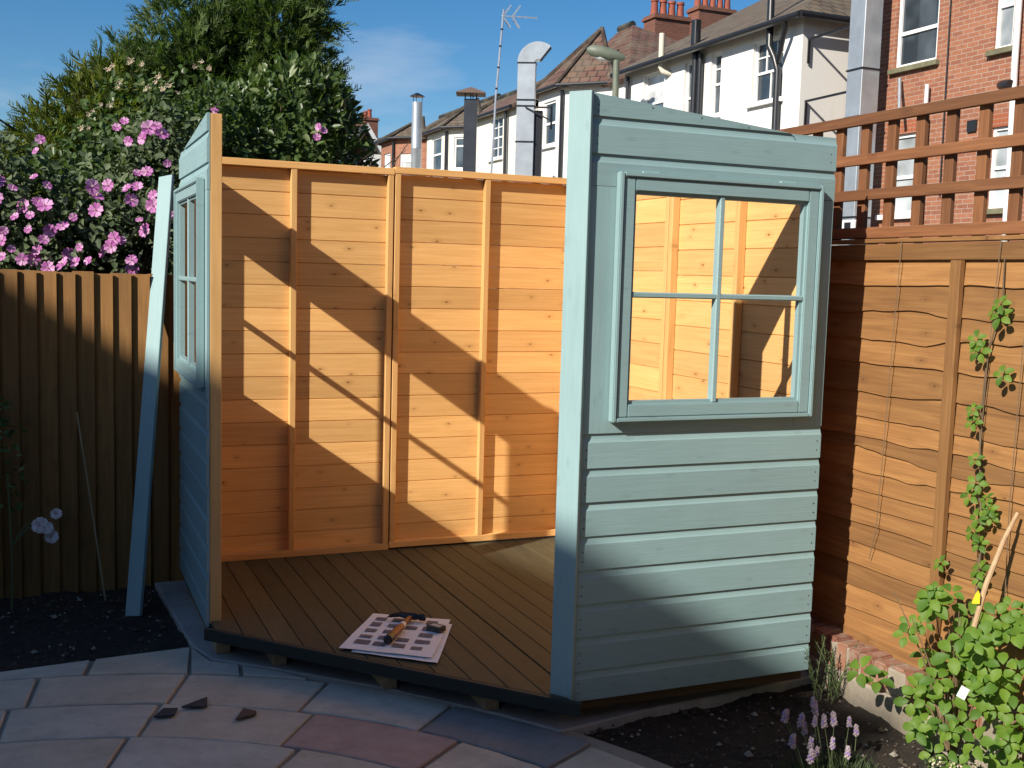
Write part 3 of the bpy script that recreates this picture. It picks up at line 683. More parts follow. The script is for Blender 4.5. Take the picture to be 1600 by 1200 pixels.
FL_POS = [(-0.65, 0.57, 2.11), (-0.67, 0.45, 2.04), (-0.68, 0.57, 1.92), (-0.62, 0.57, 1.88), (-0.78, 0.45, 1.85), (-0.73, 0.57, 1.77), (-0.66, 0.57, 1.79), (-0.63, 0.45, 1.77), (-0.77, 0.45, 1.71), (-0.5, 0.45, 1.72), (-0.55, 0.45, 1.67), (-0.71, 0.45, 1.65), (-0.61, 0.57, 1.65), (-0.64, 0.45, 1.6), (-0.82, 0.45, 1.64), (-0.83, 0.45, 1.59), (-0.83, 0.45, 1.51), (-0.67, 0.57, 1.55), (-0.69, 0.57, 1.5), (-0.79, 0.45, 1.55), (-0.47, 0.45, 1.57), (-0.52, 0.57, 1.53), (-0.55, 0.45, 1.48), (-0.49, 0.45, 1.49), (-0.62, 0.45, 1.46), (-0.35, 0.57, 1.55), (-0.32, 0.45, 1.58), (-0.27, 0.45, 1.61), (-0.3, 0.45, 1.62), (-0.39, 0.45, 1.76), (-0.41, 0.45, 1.88), (-0.39, 0.45, 1.83), (-0.24, 0.45, 1.88), (-0.19, 0.45, 1.89), (-0.1, 0.57, 1.86), (-0.18, 0.45, 1.72), (-0.14, 0.57, 1.67), (-0.22, 0.45, 1.82), (0.01, 0.57, 1.76), (-0.04, 0.45, 2.02), (-0.13, 0.57, 1.98), (-0.18, 0.57, 1.97), (-0.09, 0.45, 2.21), (-0.07, 0.45, 2.17), (-0.25, 0.45, 2.22), (-0.28, 0.57, 2.2), (-0.23, 0.45, 2.12), (-0.16, 0.45, 2.14), (-0.12, 0.57, 2.21), (-0.21, 0.57, 1.46), (-0.22, 0.45, 1.51), (-0.43, 0.45, 1.5), (-0.74, 0.45, 1.5), (-0.7, 0.45, 1.72), (-0.11, 0.45, 1.8), (-0.33, 0.45, 1.89)]
for k, p in enumerate(FL_POS): flower_at(p, random.uniform(.45, .95))
for k in range(22): flower_at((random.uniform(-1.5, -.85), random.uniform(.45, .6), random.uniform(1.5, 2.1)), random.uniform(.8, 1.1))
# ---- honeysuckle climbing over the trees
HS = thing('honeysuckle', 'honeysuckle with cream flowers tumbling over the conifers', 'climber', (0, 1.35, G))
hb = [(-.15, 1.35, 2.05, .38, .35, .55), (.15, 1.35, 2.2, .36, .35, .5), (-.42, 1.4, 1.9, .3, .35, .45), (.3, 1.4, 1.9, .35, .35, .5)]
P, Nn = blob_pts(hb, 4500, .55, 2, .05, 3)
leaves('crown', P, Nn*.4+rng.normal(size=P.shape)*.6+np.array([0, -.1, -.2]), Nn*.7+rng.normal(size=P.shape)*.5+np.array([-.2, -.3, .5]), rng.uniform(.035, .065, len(P)), rng.uniform(.02, .036, len(P)), L_LAUREL, HS)
branches('trunk', (0, 1.5, -.2), [(-.3, 1.3, 2.1), (0, 1.3, 2.4), (.3, 1.3, 2.3)], .014, BARK, HS)
cf = MB()
for k in range(9):
    a = k*.7; t = .03+.012*(k % 3); d = Vector((math.cos(a)*.8, math.sin(a)*.8, .9)).normalized()
    cf.tube([(0, 0, 0), d*t*.7, d*t+Vector((d.x, d.y, -.4))*.012], [.0025, .0035, .0045], 5)
CFE = cf.mesh('flower', CREAM)
for p in [(-0.18, 1.0, 2.62), (-0.12, 1.0, 2.6), (-0.29, 1.0, 2.56), (-0.24, 1.0, 2.5), (-0.02, 1.0, 2.55), (0.0, 1.0, 2.48), (-0.09, 1.0, 2.47), (-0.29, 1.0, 2.37), (-0.4, 1.0, 2.31), (-0.43, 1.0, 2.23), (0.21, 1.0, 2.65), (0.26, 1.0, 2.63), (0.03, 1.0, 2.5)]:
    flower_at((p[0], p[1]+.03, p[2]), random.uniform(.4, .6), None, HS, CFE)
    flower_at((p[0]+random.uniform(-.05, .05), p[1]+.04, p[2]+random.uniform(-.04, .04)), random.uniform(.3, .45), None, HS, CFE)
# ---- glossy laurel behind the summerhouse
LA = thing('laurel_shrub', 'glossy dark green laurel behind the left end of the summerhouse wall', 'shrub', (.8, 1.7, G))
lb = [(.45, 1.7, 2.1, .4, .45, .55), (.85, 1.7, 2.25, .42, .45, .6), (1.12, 1.75, 2.0, .3, .4, .7), (.7, 1.75, 1.7, .5, .4, .5), (.25, 1.7, 1.9, .35, .4, .45), (.98, 1.7, 2.55, .25, .3, .3)]
P, Nn = blob_pts(lb, 9500, .5, 3, .06, 3.2)
leaves('crown', P, Nn*.5+rng.normal(size=P.shape)*.5+np.array([0, -.1, .25]), Nn*.6+rng.normal(size=P.shape)*.45+np.array([-.2, -.3, .5]), rng.uniform(.05, .09, len(P)), rng.uniform(.022, .038, len(P)), L_LAUREL, LA)
branches('trunk', (.8, 1.75, -.2), [(.4, 1.7, 2.3), (.8, 1.7, 2.6), (1.1, 1.7, 2.4), (.2, 1.6, 2.0)], .02, BARK, LA)
tw = MB()
for k in range(7):
    a = Vector((1.15+random.uniform(-.1, .25), 1.4, 2.0)); b = a+Vector((random.uniform(.1, .3), random.uniform(-.1, .1), random.uniform(.2, .4))); tw.tube([a, a.lerp(b, .5)+Vector((0, 0, .03)), b], [.005, .004, .002], 5)
tw.build('twigs', BARK, LA)
for p in [(0.92, 1.15, 2.36), (0.95, 1.15, 2.34), (0.91, 1.15, 2.3), (0.3, 1.15, 2.41)]: flower_at(p, .55, None, LA)
# ---- conifers
def conifer(name, label, base, blobs, n_, mat, seed, slen=(.16, .34)):
    root = thing(name, label, 'tree', base)
    P, Nn = blob_pts(blobs, n_, .5, seed, .03, 2.0); k = len(P); r_ = np.random.default_rng(seed)
    k2 = k//9; P[:k2] += Nn[:k2]*r_.uniform(.02, .16, (k2, 1)); D = unit(Nn+np.array([0, 0, .55])+r_.normal(size=P.shape)*.45); S = unit(np.cross(D, r_.normal(size=P.shape))); L = r_.uniform(*slen, k); L[:k2] *= 1.5
    PP = []; DD = []; NN = []; LL = []; WW = []
    Q = np.cross(D, S)
    for t, sd_, f in [(0, 0, .9)]+[(.08+.84*q/13, (1 if q % 2 else -1), .5*(1-.65*q/13)) for q in range(14)]:
        jit = r_.normal(size=P.shape)*.16
        PP.append(P+D*(L*t*.85)[:, None]-np.array([0, 0, 1])*(L*t*t*.22)[:, None]); DD.append(unit(D+S*sd_*.7+Q*(.25 if sd_ else 0)*np.sin(t*9)+jit)); NN.append(Q+jit); LL.append(L*f*r_.uniform(.6, 1.1, k)*.8); WW.append(L*f*.07+.005)
    P2 = np.concatenate(PP); leaves('crown', P2, np.concatenate(DD), np.concatenate(NN), np.concatenate(LL), np.concatenate(WW), mat, root, .1)
    m = MB(); zt = max(b[2]+b[5]*.7 for b in blobs); m.tube([base, (base[0]+.05, base[1], zt*.5), (base[0], base[1], zt)], [.14, .1, .02], 8)
    for q in range(14):
        z = zt*(.25+.6*q/14); a = q*2.4; m.tube([(base[0], base[1], z), (base[0]+.7*math.cos(a), base[1]+.7*math.sin(a), z+.35)], [.03, .008], 5)
    m.build('trunk', BARK, root); return root
conifer('conifer_tree', 'tall dark green conifer with feathery tips behind the summerhouse', (1.05, 4.9, G),
        [(1.1, 4.9, 2.1, .95, .9, 1.2), (1.25, 4.9, 3.1, .68, .7, .9), (.7, 4.7, 2.9, .55, .6, .85), (1.5, 4.8, 2.7, .52, .6, .8), (1.35, 4.9, 3.75, .5, .5, .6), (.2, 4.8, 2.6, .48, .6, .8), (1.62, 4.9, 2.15, .45, .6, .7), (.48, 4.8, 3.45, .30, .4, .6), (.95, 4.9, 3.3, .4, .4, .45)], 16000, L_CONIF, 4, (.10, .26))
conifer('golden_conifer', 'yellow-green feathery conifer, leftmost tree above the fence', (-.35, 4.6, G),
        [(-.2, 4.5, 2.1, .5, .6, 1.0), (-.55, 4.45, 1.85, .42, .5, .95), (-.05, 4.5, 2.5, .34, .4, .68), (-.95, 4.5, 1.6, .45, .5, .85)], 7500, L_GOLD, 6, (.10, .24))
OS = thing('hedge_shrub', 'dark leafy shrub at the left edge behind the mallow', 'shrub', (-1.4, 2.2, G))
P, Nn = blob_pts([(-1.2, 2.2, 1.5, .5, .5, .75), (-1.9, 2.3, 1.5, .6, .5, .9)], 4500, .5, 9, 0, 3)
leaves('crown', P, Nn*.5+rng.normal(size=P.shape)*.6, Nn*.7+rng.normal(size=P.shape)*.5+np.array([0, -.2, .4]), rng.uniform(.04, .08, len(P)), rng.uniform(.025, .04, len(P)), L_LAUREL, OS)
branches('trunk', (-1.4, 2.3, -.2), [(-1.2, 2.2, 1.9), (-1.7, 2.2, 2.0), (-1, 2.2, 1.7)], .02, BARK, OS)

# ---- akebia climbing the right fence
AK = thing('akebia_climber', 'bright green climber with rounded leaflets on the right fence', 'climber', (2.2, -2.9, G))
ak = MB()
for k in range(5):
    a = k*2*math.pi/5+.3; l_ = .045 if k else .052; d = Vector((math.cos(a), math.sin(a), 0)); s = Vector((-d.y, d.x, 0))
    o = d*.008; W_ = .0165
    ring_ = [(0, 0), (.2, .62), (.5, 1), (.8, .75), (1, .12), (1, -.12), (.8, -.75), (.5, -1), (.2, -.62)]
    vs = [o+d*l_*t+s*W_*q+Vector((0, 0, .007*math.sin(t*2.6)-.012*t*t+.004*abs(q))) for t, q in ring_]; vs.append(o+d*l_*.5+Vector((0, 0, .0035)))
    ak.add(vs, [(9, i, (i+1) % 9) for i in range(9)])
AKE = [ak.mesh('leaf', L_AKEB)]
for me in AKE: me.polygons.foreach_set('use_smooth', [True]*len(me.polygons))
def ak_leaf(p, s, n_=None):
    n_ = n_ or Vector((random.uniform(-1, -.25), random.uniform(-.8, .1), random.uniform(.25, 1.0)))
    put('leaf', AKE[0], T(*p) @ Vector(n_).to_track_quat('Z', 'Y').to_matrix().to_4x4() @ Matrix.Rotation(random.random()*6, 4, 'Z') @ Matrix.Scale(s, 4), AK)
cnt = 0
while cnt < 82:
    y = random.uniform(-3.3, -2.6); z = random.uniform(-.12, .47)
    # outline of the leafy mass against the fence
    top_ = .47-.55*max(0, (-2.72-y)*-1)/.2 if y > -2.72 else .47
    if z > top_ or (y > -2.68 and (z < -.06 or z > .2)): continue
    if noise.noise(Vector((y*6, z*6, 1))) < -.22: continue
    ak_leaf((random.uniform(2.08, 2.32)-.05*(z < .2), y, z), random.uniform(.6, 1.35)); cnt += 1
for p in [(2.36, -2.833, 1.435), (2.36, -2.837, 1.392), (2.36, -2.738, 1.309), (2.36, -2.757, 1.266), (2.36, -2.865, 1.197), (2.36, -2.746, 1.062), (2.36, -2.75, 1.018), (2.36, -2.783, .807), (2.36, -2.83, .76), (2.36, -2.758, .757), (2.36, -2.846, .73), (2.36, -2.784, .636), (2.36, -2.816, .598), (2.34, -2.662, .491), (2.36, -2.824, .509), (2.36, -2.827, .475), (2.36, -2.80, .69), (2.36, -2.77, .89)]:
    ak_leaf((p[0]-.012, p[1], p[2]), random.uniform(.55, .85), Vector((-.9, random.uniform(-.5, .1), random.uniform(.2, .7))))
    if random.random() < .15: ak_leaf((p[0]-.01, p[1]+random.uniform(-.03, .03), p[2]-.03), random.uniform(.4, .6))
st = MB(); st.tube([(2.2, -2.9, -.15), (2.25, -2.87, .1), (2.33, -2.83, .35), (2.37, -2.80, .6), (2.375, -2.775, .8), (2.375, -2.755, 1.0), (2.375, -2.765, 1.25), (2.375, -2.815, 1.45), (2.385, -2.80, 1.62)], [.006, .006, .005, .0045, .004, .0035, .003, .003, .002], 6)
for k in range(16):
    a = Vector((2.2, -2.9, -.13)); b = Vector((random.uniform(2.1, 2.3), random.uniform(-3.2, -2.62), random.uniform(0, .42))); st.tube([a, a.lerp(b, .5)+Vector((0, 0, .06)), b], [.004, .003, .0015], 5)
st.build('stem', plain('brown_stem', (.13, .085, .045), .8), AK, smooth=True)
wt = MB().box((-.013, -.0005, -.018), (.013, .0005, .018)).build('plant_label', WHITEP, None, T(1.955, -3.16, .24) @ Matrix.Rotation(R(-44), 4, 'Z') @ Matrix.Rotation(R(24), 4, 'Y') @ Matrix.Rotation(R(-14), 4, 'X'))
tag(wt, 'small white plant label hanging among the climber leaves', 'label')
SK = MB().tube([(2.20, -2.955, .36), (2.24, -2.955, .5), (2.30, -2.96, .65), (2.352, -2.962, .74)], [.009, .009, .008, .006], 8).build('garden_stake', plain('pale_stick', (.42, .28, .16), .8, .2, 30), None, smooth=True)
tag(SK, 'pale wooden stake leaning on the fence above the climber', 'stake')
yt = MB(); yt.add([(-.011, 0, -.022), (.013, 0, -.018), (.009, 0, .012), (0, 0, .026), (-.007, 0, .010), (-.011, .004, -.022), (.013, .004, -.018), (.009, .004, .012), (0, .004, .026), (-.007, .004, .010)], [(0, 1, 2, 3, 4), (9, 8, 7, 6, 5), (0, 5, 6, 1), (1, 6, 7, 2), (2, 7, 8, 3), (3, 8, 9, 4), (4, 9, 5, 0)])
tag(yt.build('yellow_tag', plain('yellow_plastic', (.75, .55, .03), .4), None, T(2.195, -2.962, .462) @ Matrix.Rotation(R(-38), 4, 'Z') @ Matrix.Rotation(R(8), 4, 'Y')), 'yellow plastic tag clipped to the foot of the pale stake', 'tag')
WIREM = plain('wire', (.16, .11, .07), .7)
for lab, pts in (('thin training wire hanging beside the shadowed left of the lap panel', [(2.372, -2.317, 1.66), (2.368, -2.30, 1.1), (2.37, -2.276, .52), (2.375, -2.24, .40)]), ('thin training wire carrying the climber up the lap panel', [(2.372, -2.794, 1.66), (2.368, -2.775, 1.244), (2.37, -2.767, .929), (2.372, -2.79, .5)]), ('thin training wire at the right edge of the picture on the lap panel', [(2.372, -2.935, 1.66), (2.37, -2.917, 1.256), (2.37, -2.91, .731), (2.37, -2.92, .4)])):
    tag(MB().tube(pts, .0016, 5).build('training_wire', WIREM), lab, 'wire', 'training wires on the lap fence')
# ---- lavender
LV = thing('lavender', 'lavender plant with faded mauve flower spikes in the front bed', 'plant', (1.72, -2.83, G))
lm_ = MB(); fl_ = []
tips = [(1.603, -2.75, .045), (1.62, -2.74, .05), (1.655, -2.77, .03), (1.675, -2.77, .0), (1.71, -2.76, .085), (1.722, -2.76, .06), (1.705, -2.78, .03), (1.745, -2.78, .02), (1.66, -2.82, -.03), (1.68, -2.83, -.05), (1.735, -2.84, -.03), (1.86, -2.77, .0), (1.885, -2.78, -.03), (1.80, -2.84, -.07), (1.60, -2.80, -.02), (1.63, -2.86, -.05), (1.77, -2.80, .03)]
for t in tips:
    b = (1.70+(t[0]-1.7)*.55+random.uniform(-.02, .02), -2.86+random.uniform(-.02, .03), -.16); lm_.tube([b, ((b[0]+t[0])/2, (b[1]+t[1])/2, (b[2]+t[2])/2+.015), t], [.0016, .0014, .0012], 5)
lm_.build('stems', STEM, LV)
bud = MB()
for k in range(22):
    a = k*2.4; z = .042*(k/22); r_ = .0078*(1-.5*k/22); c = Vector((math.cos(a)*r_, math.sin(a)*r_, z)); s = .0062
    bud.add([c+Vector((s, 0, 0)), c+Vector((0, s, 0)), c+Vector((-s, 0, 0)), c+Vector((0, -s, 0)), c+Vector((0, 0, s*1.3)), c-Vector((0, 0, s))], [(0, 1, 4), (1, 2, 4), (2, 3, 4), (3, 0, 4), (1, 0, 5), (2, 1, 5), (3, 2, 5), (0, 3, 5)])
BUD = bud.mesh('flower_spike', LAV)
for t in tips: put('flower_spike', BUD, T(t[0], t[1], t[2]-.012) @ Matrix.Rotation(random.uniform(-.2, .2), 4, 'X') @ Matrix.Rotation(random.random()*6, 4, 'Z') @ Matrix.Scale(random.uniform(.75, 1.1), 4), LV)
k = 900; P = np.stack([rng.uniform(1.58, 1.86, k), rng.uniform(-2.95, -2.78, k), np.full(k, -.16)], 1); D = unit(np.stack([(P[:, 0]-1.71)*3, (P[:, 1]+2.87)*3, np.full(k, .9)], 1)+rng.normal(size=P.shape)*.25)
leaves('foliage', P, D, rng.normal(size=P.shape), rng.uniform(.04, .10, k), rng.uniform(.004, .007, k), L_HERB, LV)
# ---- small rosemary-like shrub by the corner
RS = thing('rosemary', 'thin sprigs of a small shrub at the summerhouse corner', 'plant', (2.2, -2.2, G))
PP = []; DD = []; sm = MB()
for q in range(16):
    b = Vector((2.19+random.uniform(-.05, .06), -2.24+random.uniform(-.05, .05), -.16)); t = b+Vector((random.uniform(-.14, .14), random.uniform(-.06, .08), random.uniform(.14, .26))); sm.tube([b, b.lerp(t, .6)+Vector((0, 0, .02)), t], [.002, .0015, .001], 5)
    for j in range(34):
        f = .15+.85*j/34; PP.append(b.lerp(t, f)); DD.append((t-b).normalized()*.8+Vector((random.gauss(0, .6), random.gauss(0, .6), .2)))
PP = np.array([tuple(p) for p in PP]); DD = np.array([tuple(p) for p in DD]); sm.build('stems', STEM, RS)
leaves('foliage', PP, DD, rng.normal(size=PP.shape), rng.uniform(.014, .028, len(PP)), rng.uniform(.003, .005, len(PP)), L_HERB, RS)
# ---- small pale-flowered plant bottom right
WF = thing('white_alyssum', 'low plant with tiny cream flowers at the foot of the climber', 'plant', (2.1, -3.02, G))
k = 260; P = np.stack([rng.uniform(2.02, 2.2, k), rng.uniform(-3.1, -2.93, k), rng.uniform(-.16, -.09, k)], 1)
leaves('foliage', P, rng.normal(size=P.shape)+np.array([0, 0, .8]), rng.normal(size=P.shape)+np.array([0, -.3, .8]), rng.uniform(.015, .03, k), rng.uniform(.008, .014, k), L_HERB, WF)
k = 160; P = np.stack([rng.uniform(2.03, 2.2, k), rng.uniform(-3.1, -2.95, k), rng.uniform(-.10, -.075, k)], 1)
leaves('blossom', P, rng.normal(size=P.shape), rng.normal(size=P.shape)*.3+np.array([0, 0, 1]), rng.uniform(.006, .011, k), rng.uniform(.006, .01, k), CREAM, WF)
# ---- rose on the left
RO = thing('rose_bush', 'rose bush with pale pink blooms against the dark left fence', 'shrub', (-.85, -.05, G))
P, Nn = blob_pts([(-.95, -.05, .55, .22, .14, .4), (-1.15, -.05, .4, .25, .2, .45)], 1300, .8, 12, 0, 4)
leaves('crown', P, rng.normal(size=P.shape), Nn*.6+rng.normal(size=P.shape)*.4+np.array([0, -.2, .5]), rng.uniform(.03, .055, len(P)), rng.uniform(.02, .032, len(P)), L_LAUREL, RO)
rs = MB(); rs.tube([(-.80, -.05, -.16), (-.795, -.06, .1), (-.81, -.05, .5)], [.006, .005, .004], 6)
for p in [(-.666, -.05, .247), (-.601, -.05, .296), (-.625, -.05, .189)]: rs.tube([(-.80, -.05, .15), ((-.8+p[0])/2, -.05, .26), p], [.004, .003, .002], 5)
rs.build('stem', STEM, RO)
rf = MB()
for r_, nn_, tl in ((.034, 6, .2), (.026, 5, .6), (.016, 4, 1.0), (.008, 3, 1.3)):
    for k in range(nn_):
        a = k*2*math.pi/nn_+r_*50; d = Vector((math.cos(a), math.sin(a), 0)); s = Vector((-d.y, d.x, 0)); up_ = Vector((0, 0, 1))
        rf.add([d*.003, d*r_*.6+s*r_*.55+up_*r_*tl*.5, d*r_+s*r_*.35+up_*r_*tl, d*r_*1.05+up_*r_*tl*.95, d*r_-s*r_*.35+up_*r_*tl, d*r_*.6-s*r_*.55+up_*r_*tl*.5], [(0, 1, 2, 3), (0, 3, 4, 5)])
RFE = rf.mesh('bloom', PALEPINK)
for p, s in (((-.672, -.06, .247), 1.1), ((-.645, -.07, .235), .9), ((-.601, -.05, .296), .75), ((-.625, -.06, .189), .95)):
    put('bloom', RFE, T(*p) @ Vector((random.uniform(-.3, .3), -1, .5)).to_track_quat('Z', 'Y').to_matrix().to_4x4() @ Matrix.Scale(s, 4), RO)
tag(MB().tube([(-.381, .0, -.17), (-.44, .07, .3), (-.501, .13, .76)], [.005, .0045, .004], 6).build('bamboo_cane', plain('cane', (.30, .23, .13), .7), smooth=True), 'thin bamboo cane leaning on the dark left fence', 'cane')

# ---------------------------------------------------------------- houses beyond the garden
def wall_holes(mb, M, w_, z0, z1, holes, dep=.12, m=0):
    """wall face in local x (0..w_) and z, outside towards -y, with real openings and reveals"""
    xs = sorted({0, w_, *[h[0] for h in holes], *[h[1] for h in holes]}); zz = sorted({z0, z1, *[h[2] for h in holes], *[h[3] for h in holes]})
    for i in range(len(xs)-1):
        for j in range(len(zz)-1):
            cx = (xs[i]+xs[i+1])/2; cz = (zz[j]+zz[j+1])/2
            if any(h[0] < cx < h[1] and h[2] < cz < h[3] for h in holes): continue
            mb.add([M @ Vector(v) for v in ((xs[i], 0, zz[j]), (xs[i+1], 0, zz[j]), (xs[i+1], 0, zz[j+1]), (xs[i], 0, zz[j+1]))], [(0, 1, 2, 3)], m)
    for x0, x1, a, b in holes:
        q = lambda x, y, z: M @ Vector((x, y, z))
        mb.add([q(x0, 0, a), q(x0, dep, a), q(x0, dep, b), q(x0, 0, b)], [(0, 1, 2, 3)], m); mb.add([q(x1, 0, a), q(x1, 0, b), q(x1, dep, b), q(x1, dep, a)], [(0, 1, 2, 3)], m)
        mb.add([q(x0, 0, a), q(x1, 0, a), q(x1, dep, a), q(x0, dep, a)], [(0, 1, 2, 3)], m); mb.add([q(x0, 0, b), q(x0, dep, b), q(x1, dep, b), q(x1, 0, b)], [(0, 1, 2, 3)], m)
def window(parent, M, h, cols=(1, 1), mid=.5, fw=.055, gl=(None, None), sill=WFRAME, sillw=.08, dep=.10):
    x0, x1, a, b = h; zm = a+(b-a)*mid
    f = MB()
    for p, q, r_, t in ((x0, x0+fw, a, b), (x1-fw, x1, a, b)): f.box((p, dep-.06, r_), (q, dep, t), 0, M)
    for z in (a, zm-fw*.45, b-fw): f.box((x0+fw, dep-.055, z), (x1-fw, dep, z+fw), 0, M)
    for k, (lo, hi) in enumerate(((a, zm), (zm, b))):
        nx = cols[k] if isinstance(cols[k], int) else cols[k][0]; nz_ = 1 if isinstance(cols[k], int) else cols[k][1]
        for i in range(1, nx):
            x = x0+(x1-x0)*i/nx; f.box((x-.014, dep-.045, lo+.02), (x+.014, dep, hi), 0, M)
        for i in range(1, nz_):
            z = lo+(hi-lo)*i/nz_; f.box((x0+fw, dep-.046, z-.014), (x1-fw, dep, z+.014), 0, M)
    W_ = f.build('window', WFRAME, parent)
    for k, (lo, hi) in enumerate(((a+.02, zm), (zm, b-.02))):
        MB().box((x0+.02, dep-.02, lo), (x1-.02, dep-.012, hi), 0, M).build('pane', gl[k] or GLASS, W_)
    if sill: MB().box((x0-sillw, -.09, a-.09), (x1+sillw, dep-.02, a-.002), 0, M).build('sill', sill, W_, bev=.006)
    return W_
def roof_face(mb, pts, m=0):
    """roof polygon with UVs laid along its eave (first edge)"""
    mb.add(pts, [tuple(range(len(pts)))], m)
def uv_roof(o):
    me = o.data; uvl = me.uv_layers.new(name='UVMap')
    for p in me.polygons:
        n_ = p.normal; e = Vector((0, 0, 1)).cross(n_); e = e.normalized() if e.length > .01 else Vector((1, 0, 0)); t = n_.cross(e)
        for li in p.loop_indices:
            c = me.vertices[me.loops[li].vertex_index].co; uvl.data[li].uv = (c.dot(e), c.dot(t))
    return o
def slab_roof(name, faces, mat, parent, th=.09):
    """thick roof slabs from polygons"""
    mb = MB()
    for pts in faces:
        pts = [Vector(p) for p in pts]; n_ = (pts[1]-pts[0]).cross(pts[2]-pts[0]).normalized()
        if n_.z < 0: pts = pts[::-1]; n_ = -n_
        k = len(pts); lo = [p-n_*th for p in pts]
        mb.add(pts+lo, [tuple(range(k)), tuple(reversed(range(k, 2*k)))]+[(i, k+i, k+(i+1) % k, (i+1) % k) for i in range(k)])
    return uv_roof(mb.build(name, mat, parent))
def fac(x, y_start): return frame((x, y_start, 0), (0, -1, 0), (1, 0, 0), (0, 0, 1))   # local x runs towards -y, outside is -x
def chimney(parent, x0, x1, y0, y1, zb, zt, pots, mat=BRICK_D, ph=.45, along='y'):
    m = MB(); m.box((x0, y0, zb), (x1, y1, zt-.14)); m.box((x0-.06, y0-.06, zt-.14), (x1+.06, y1+.06, zt-.07)); m.box((x0-.02, y0-.02, zt-.07), (x1+.02, y1+.02, zt))
    c = m.build('chimney', mat, parent)
    for i in range(pots):
        f = (i+.5)/pots; MB().lathe((x0+(x1-x0)*(f if along == 'x' else .5), y0+(y1-y0)*(.5 if along == 'x' else f), zt), [(.13, 0), (.12, .08), (.10, ph*.8), (.125, ph*.85), (.12, ph), (.085, ph)], 12).build('chimney_pot', POT, c, smooth=True)
    return c

# brick building on the right
BB = thing('brick_building', 'orange-red brick building with white-framed windows behind the trellis', 'building', (13.0, 7, G))
BX_, ys = 13.0, 10.5; Mb = fac(BX_, ys)
def hy(y1, y0, a, b): return (ys-y1, ys-y0, a, b)
hA = hy(9.77, 8.80, 5.245, 6.62); hB = hy(7.60, 7.24, 5.19, 6.50); hC = hy(9.86, 9.0, 2.745, 4.11); hD = hy(7.52, 7.12, 2.745, 4.0); hE = hy(5.6, 4.6, 5.2, 6.6); hF = hy(5.6, 4.6, 2.7, 4.1)
bm_ = MB(); wall_holes(bm_, Matrix(), 10.5, -.2, 9.0, [hA, hB, hC, hD, hE, hF]); bm_.box((0, .125, -.2), (10.5, 8, 8.98))
bm_.build('wall', BRICK_H, BB, Mb)
window(BB, Mb, hA, (1, 1), .42, .06, (GLASS, GLASS), SILL); window(BB, Mb, hB, (1, 1), .5, .05, (GLASS_L, GLASS_L), SILL); window(BB, Mb, hC, (1, 1), .46, .06, (GLASS_L, GLASS_L), WFRAME); window(BB, Mb, hD, (1, 1), .5, .05, (GLASS_L, GLASS_L), SILL); window(BB, Mb, hE, (1, 1), .5, .06, (GLASS, GLASS), SILL); window(BB, Mb, hF, (1, 1), .5, .06, (GLASS, GLASS), SILL)
SOLD = brickwork('soldier_brick', ((.36, .105, .045), (.30, .085, .04)), (.34, .25, .19), rot=(R(90), 0, R(0)))
for h in (hA, hB, hC, hD):
    for k in range(int((h[1]-h[0])/.076)):
        MB().box((h[0]+k*.076+.004, -.006, h[3]+.002), (h[0]+k*.076+.070, .05, h[3]+.21), 0, Mb).build('lintel_brick', SOLD, BB)
slab_roof('roof', [[(12.7, 10.6, 8.9), (12.7, -.1, 8.9), (17, -.1, 12), (17, 10.6, 12)], [(21.3, 10.6, 8.9), (21.3, -.1, 8.9), (17, -.1, 12), (17, 10.6, 12)]], SLATE, BB)
def pipe(parent, pts, r_, mat, name='downpipe'): return MB().tube(pts, r_, 10).build(name, mat, parent, smooth=True)
pipe(BB, [(12.9, 7.08, 8.8), (12.9, 7.07, 4.9), (12.9, 7.03, 3.4), (12.9, 7.03, 0)], .05, WHITEP)
pipe(BB, [(12.95, 7.35, 4.62), (12.85, 7.2, 4.60), (12.82, 7.05, 4.58)], .07, BLACKP, 'hopper')
pipe(BB, [(12.92, 8.87, 4.3), (12.92, 8.87, 0)], .06, BLACKP); pipe(BB, [(12.9, 8.86, 4.3), (12.9, 8.86, 4.85)], .035, WHITEP, 'vent_pipe')
pipe(BB, [(12.97, 8.55, 8.5), (12.97, 8.5, 3.0)], .012, BLACKP, 'cable'); pipe(BB, [(12.9, 10.44, 8.8), (12.9, 10.44, 0)], .06, BLACKP)
pipe(BB, [(12.93, 9.55, 5.05), (12.7, 9.25, 4.35)], .03, GALV, 'bracket')
MB().box((12.96, 7.82, 3.98), (12.995, 8.0, 4.16)).build('air_vent', BLACKP, BB)
# galvanised duct between brick building and white house
DU = thing('square_duct', 'tall square galvanised duct between the white house and the brick building', 'duct', (12.5, 9.96, G))
dm = MB().box((12.3, 9.77, 0), (12.68, 10.16, 9.6)).build('duct_body', GALV, DU, bev=.008)
for z in (2.68, 4.40, 5.21, 7.3): MB().box((12.285, 9.755, z-.014), (12.695, 10.175, z+.014)).build('seam', STEELDARK, DU)
for z in (3.5, 4.95, 6.1):
    MB().beam((12.66, 10.17, z), (12.72, 11.83, z), .03, .04).build('bracket', STEELDARK, DU); MB().beam((12.72, 11.8, z-.45), (12.72, 11.8, z-.03), .03, .04).build('bracket', STEELDARK, DU)
MB().box((12.0, 9.4, 2.30), (12.98, 9.66, 2.358)).build('shelf_bracket', STEELDARK, BB)
AC = thing('condenser_unit', 'small white condenser unit on a bracket in front of the square duct', 'box', (12.1, 9.5, 2.36))
MB().box((11.95, 9.35, 2.36), (12.25, 9.70, 2.60)).build('casing', WHITEP, AC, bev=.02); MB().box((11.935, 9.42, 2.40), (11.949, 9.57, 2.56)).build('grille', STEELDARK, AC)

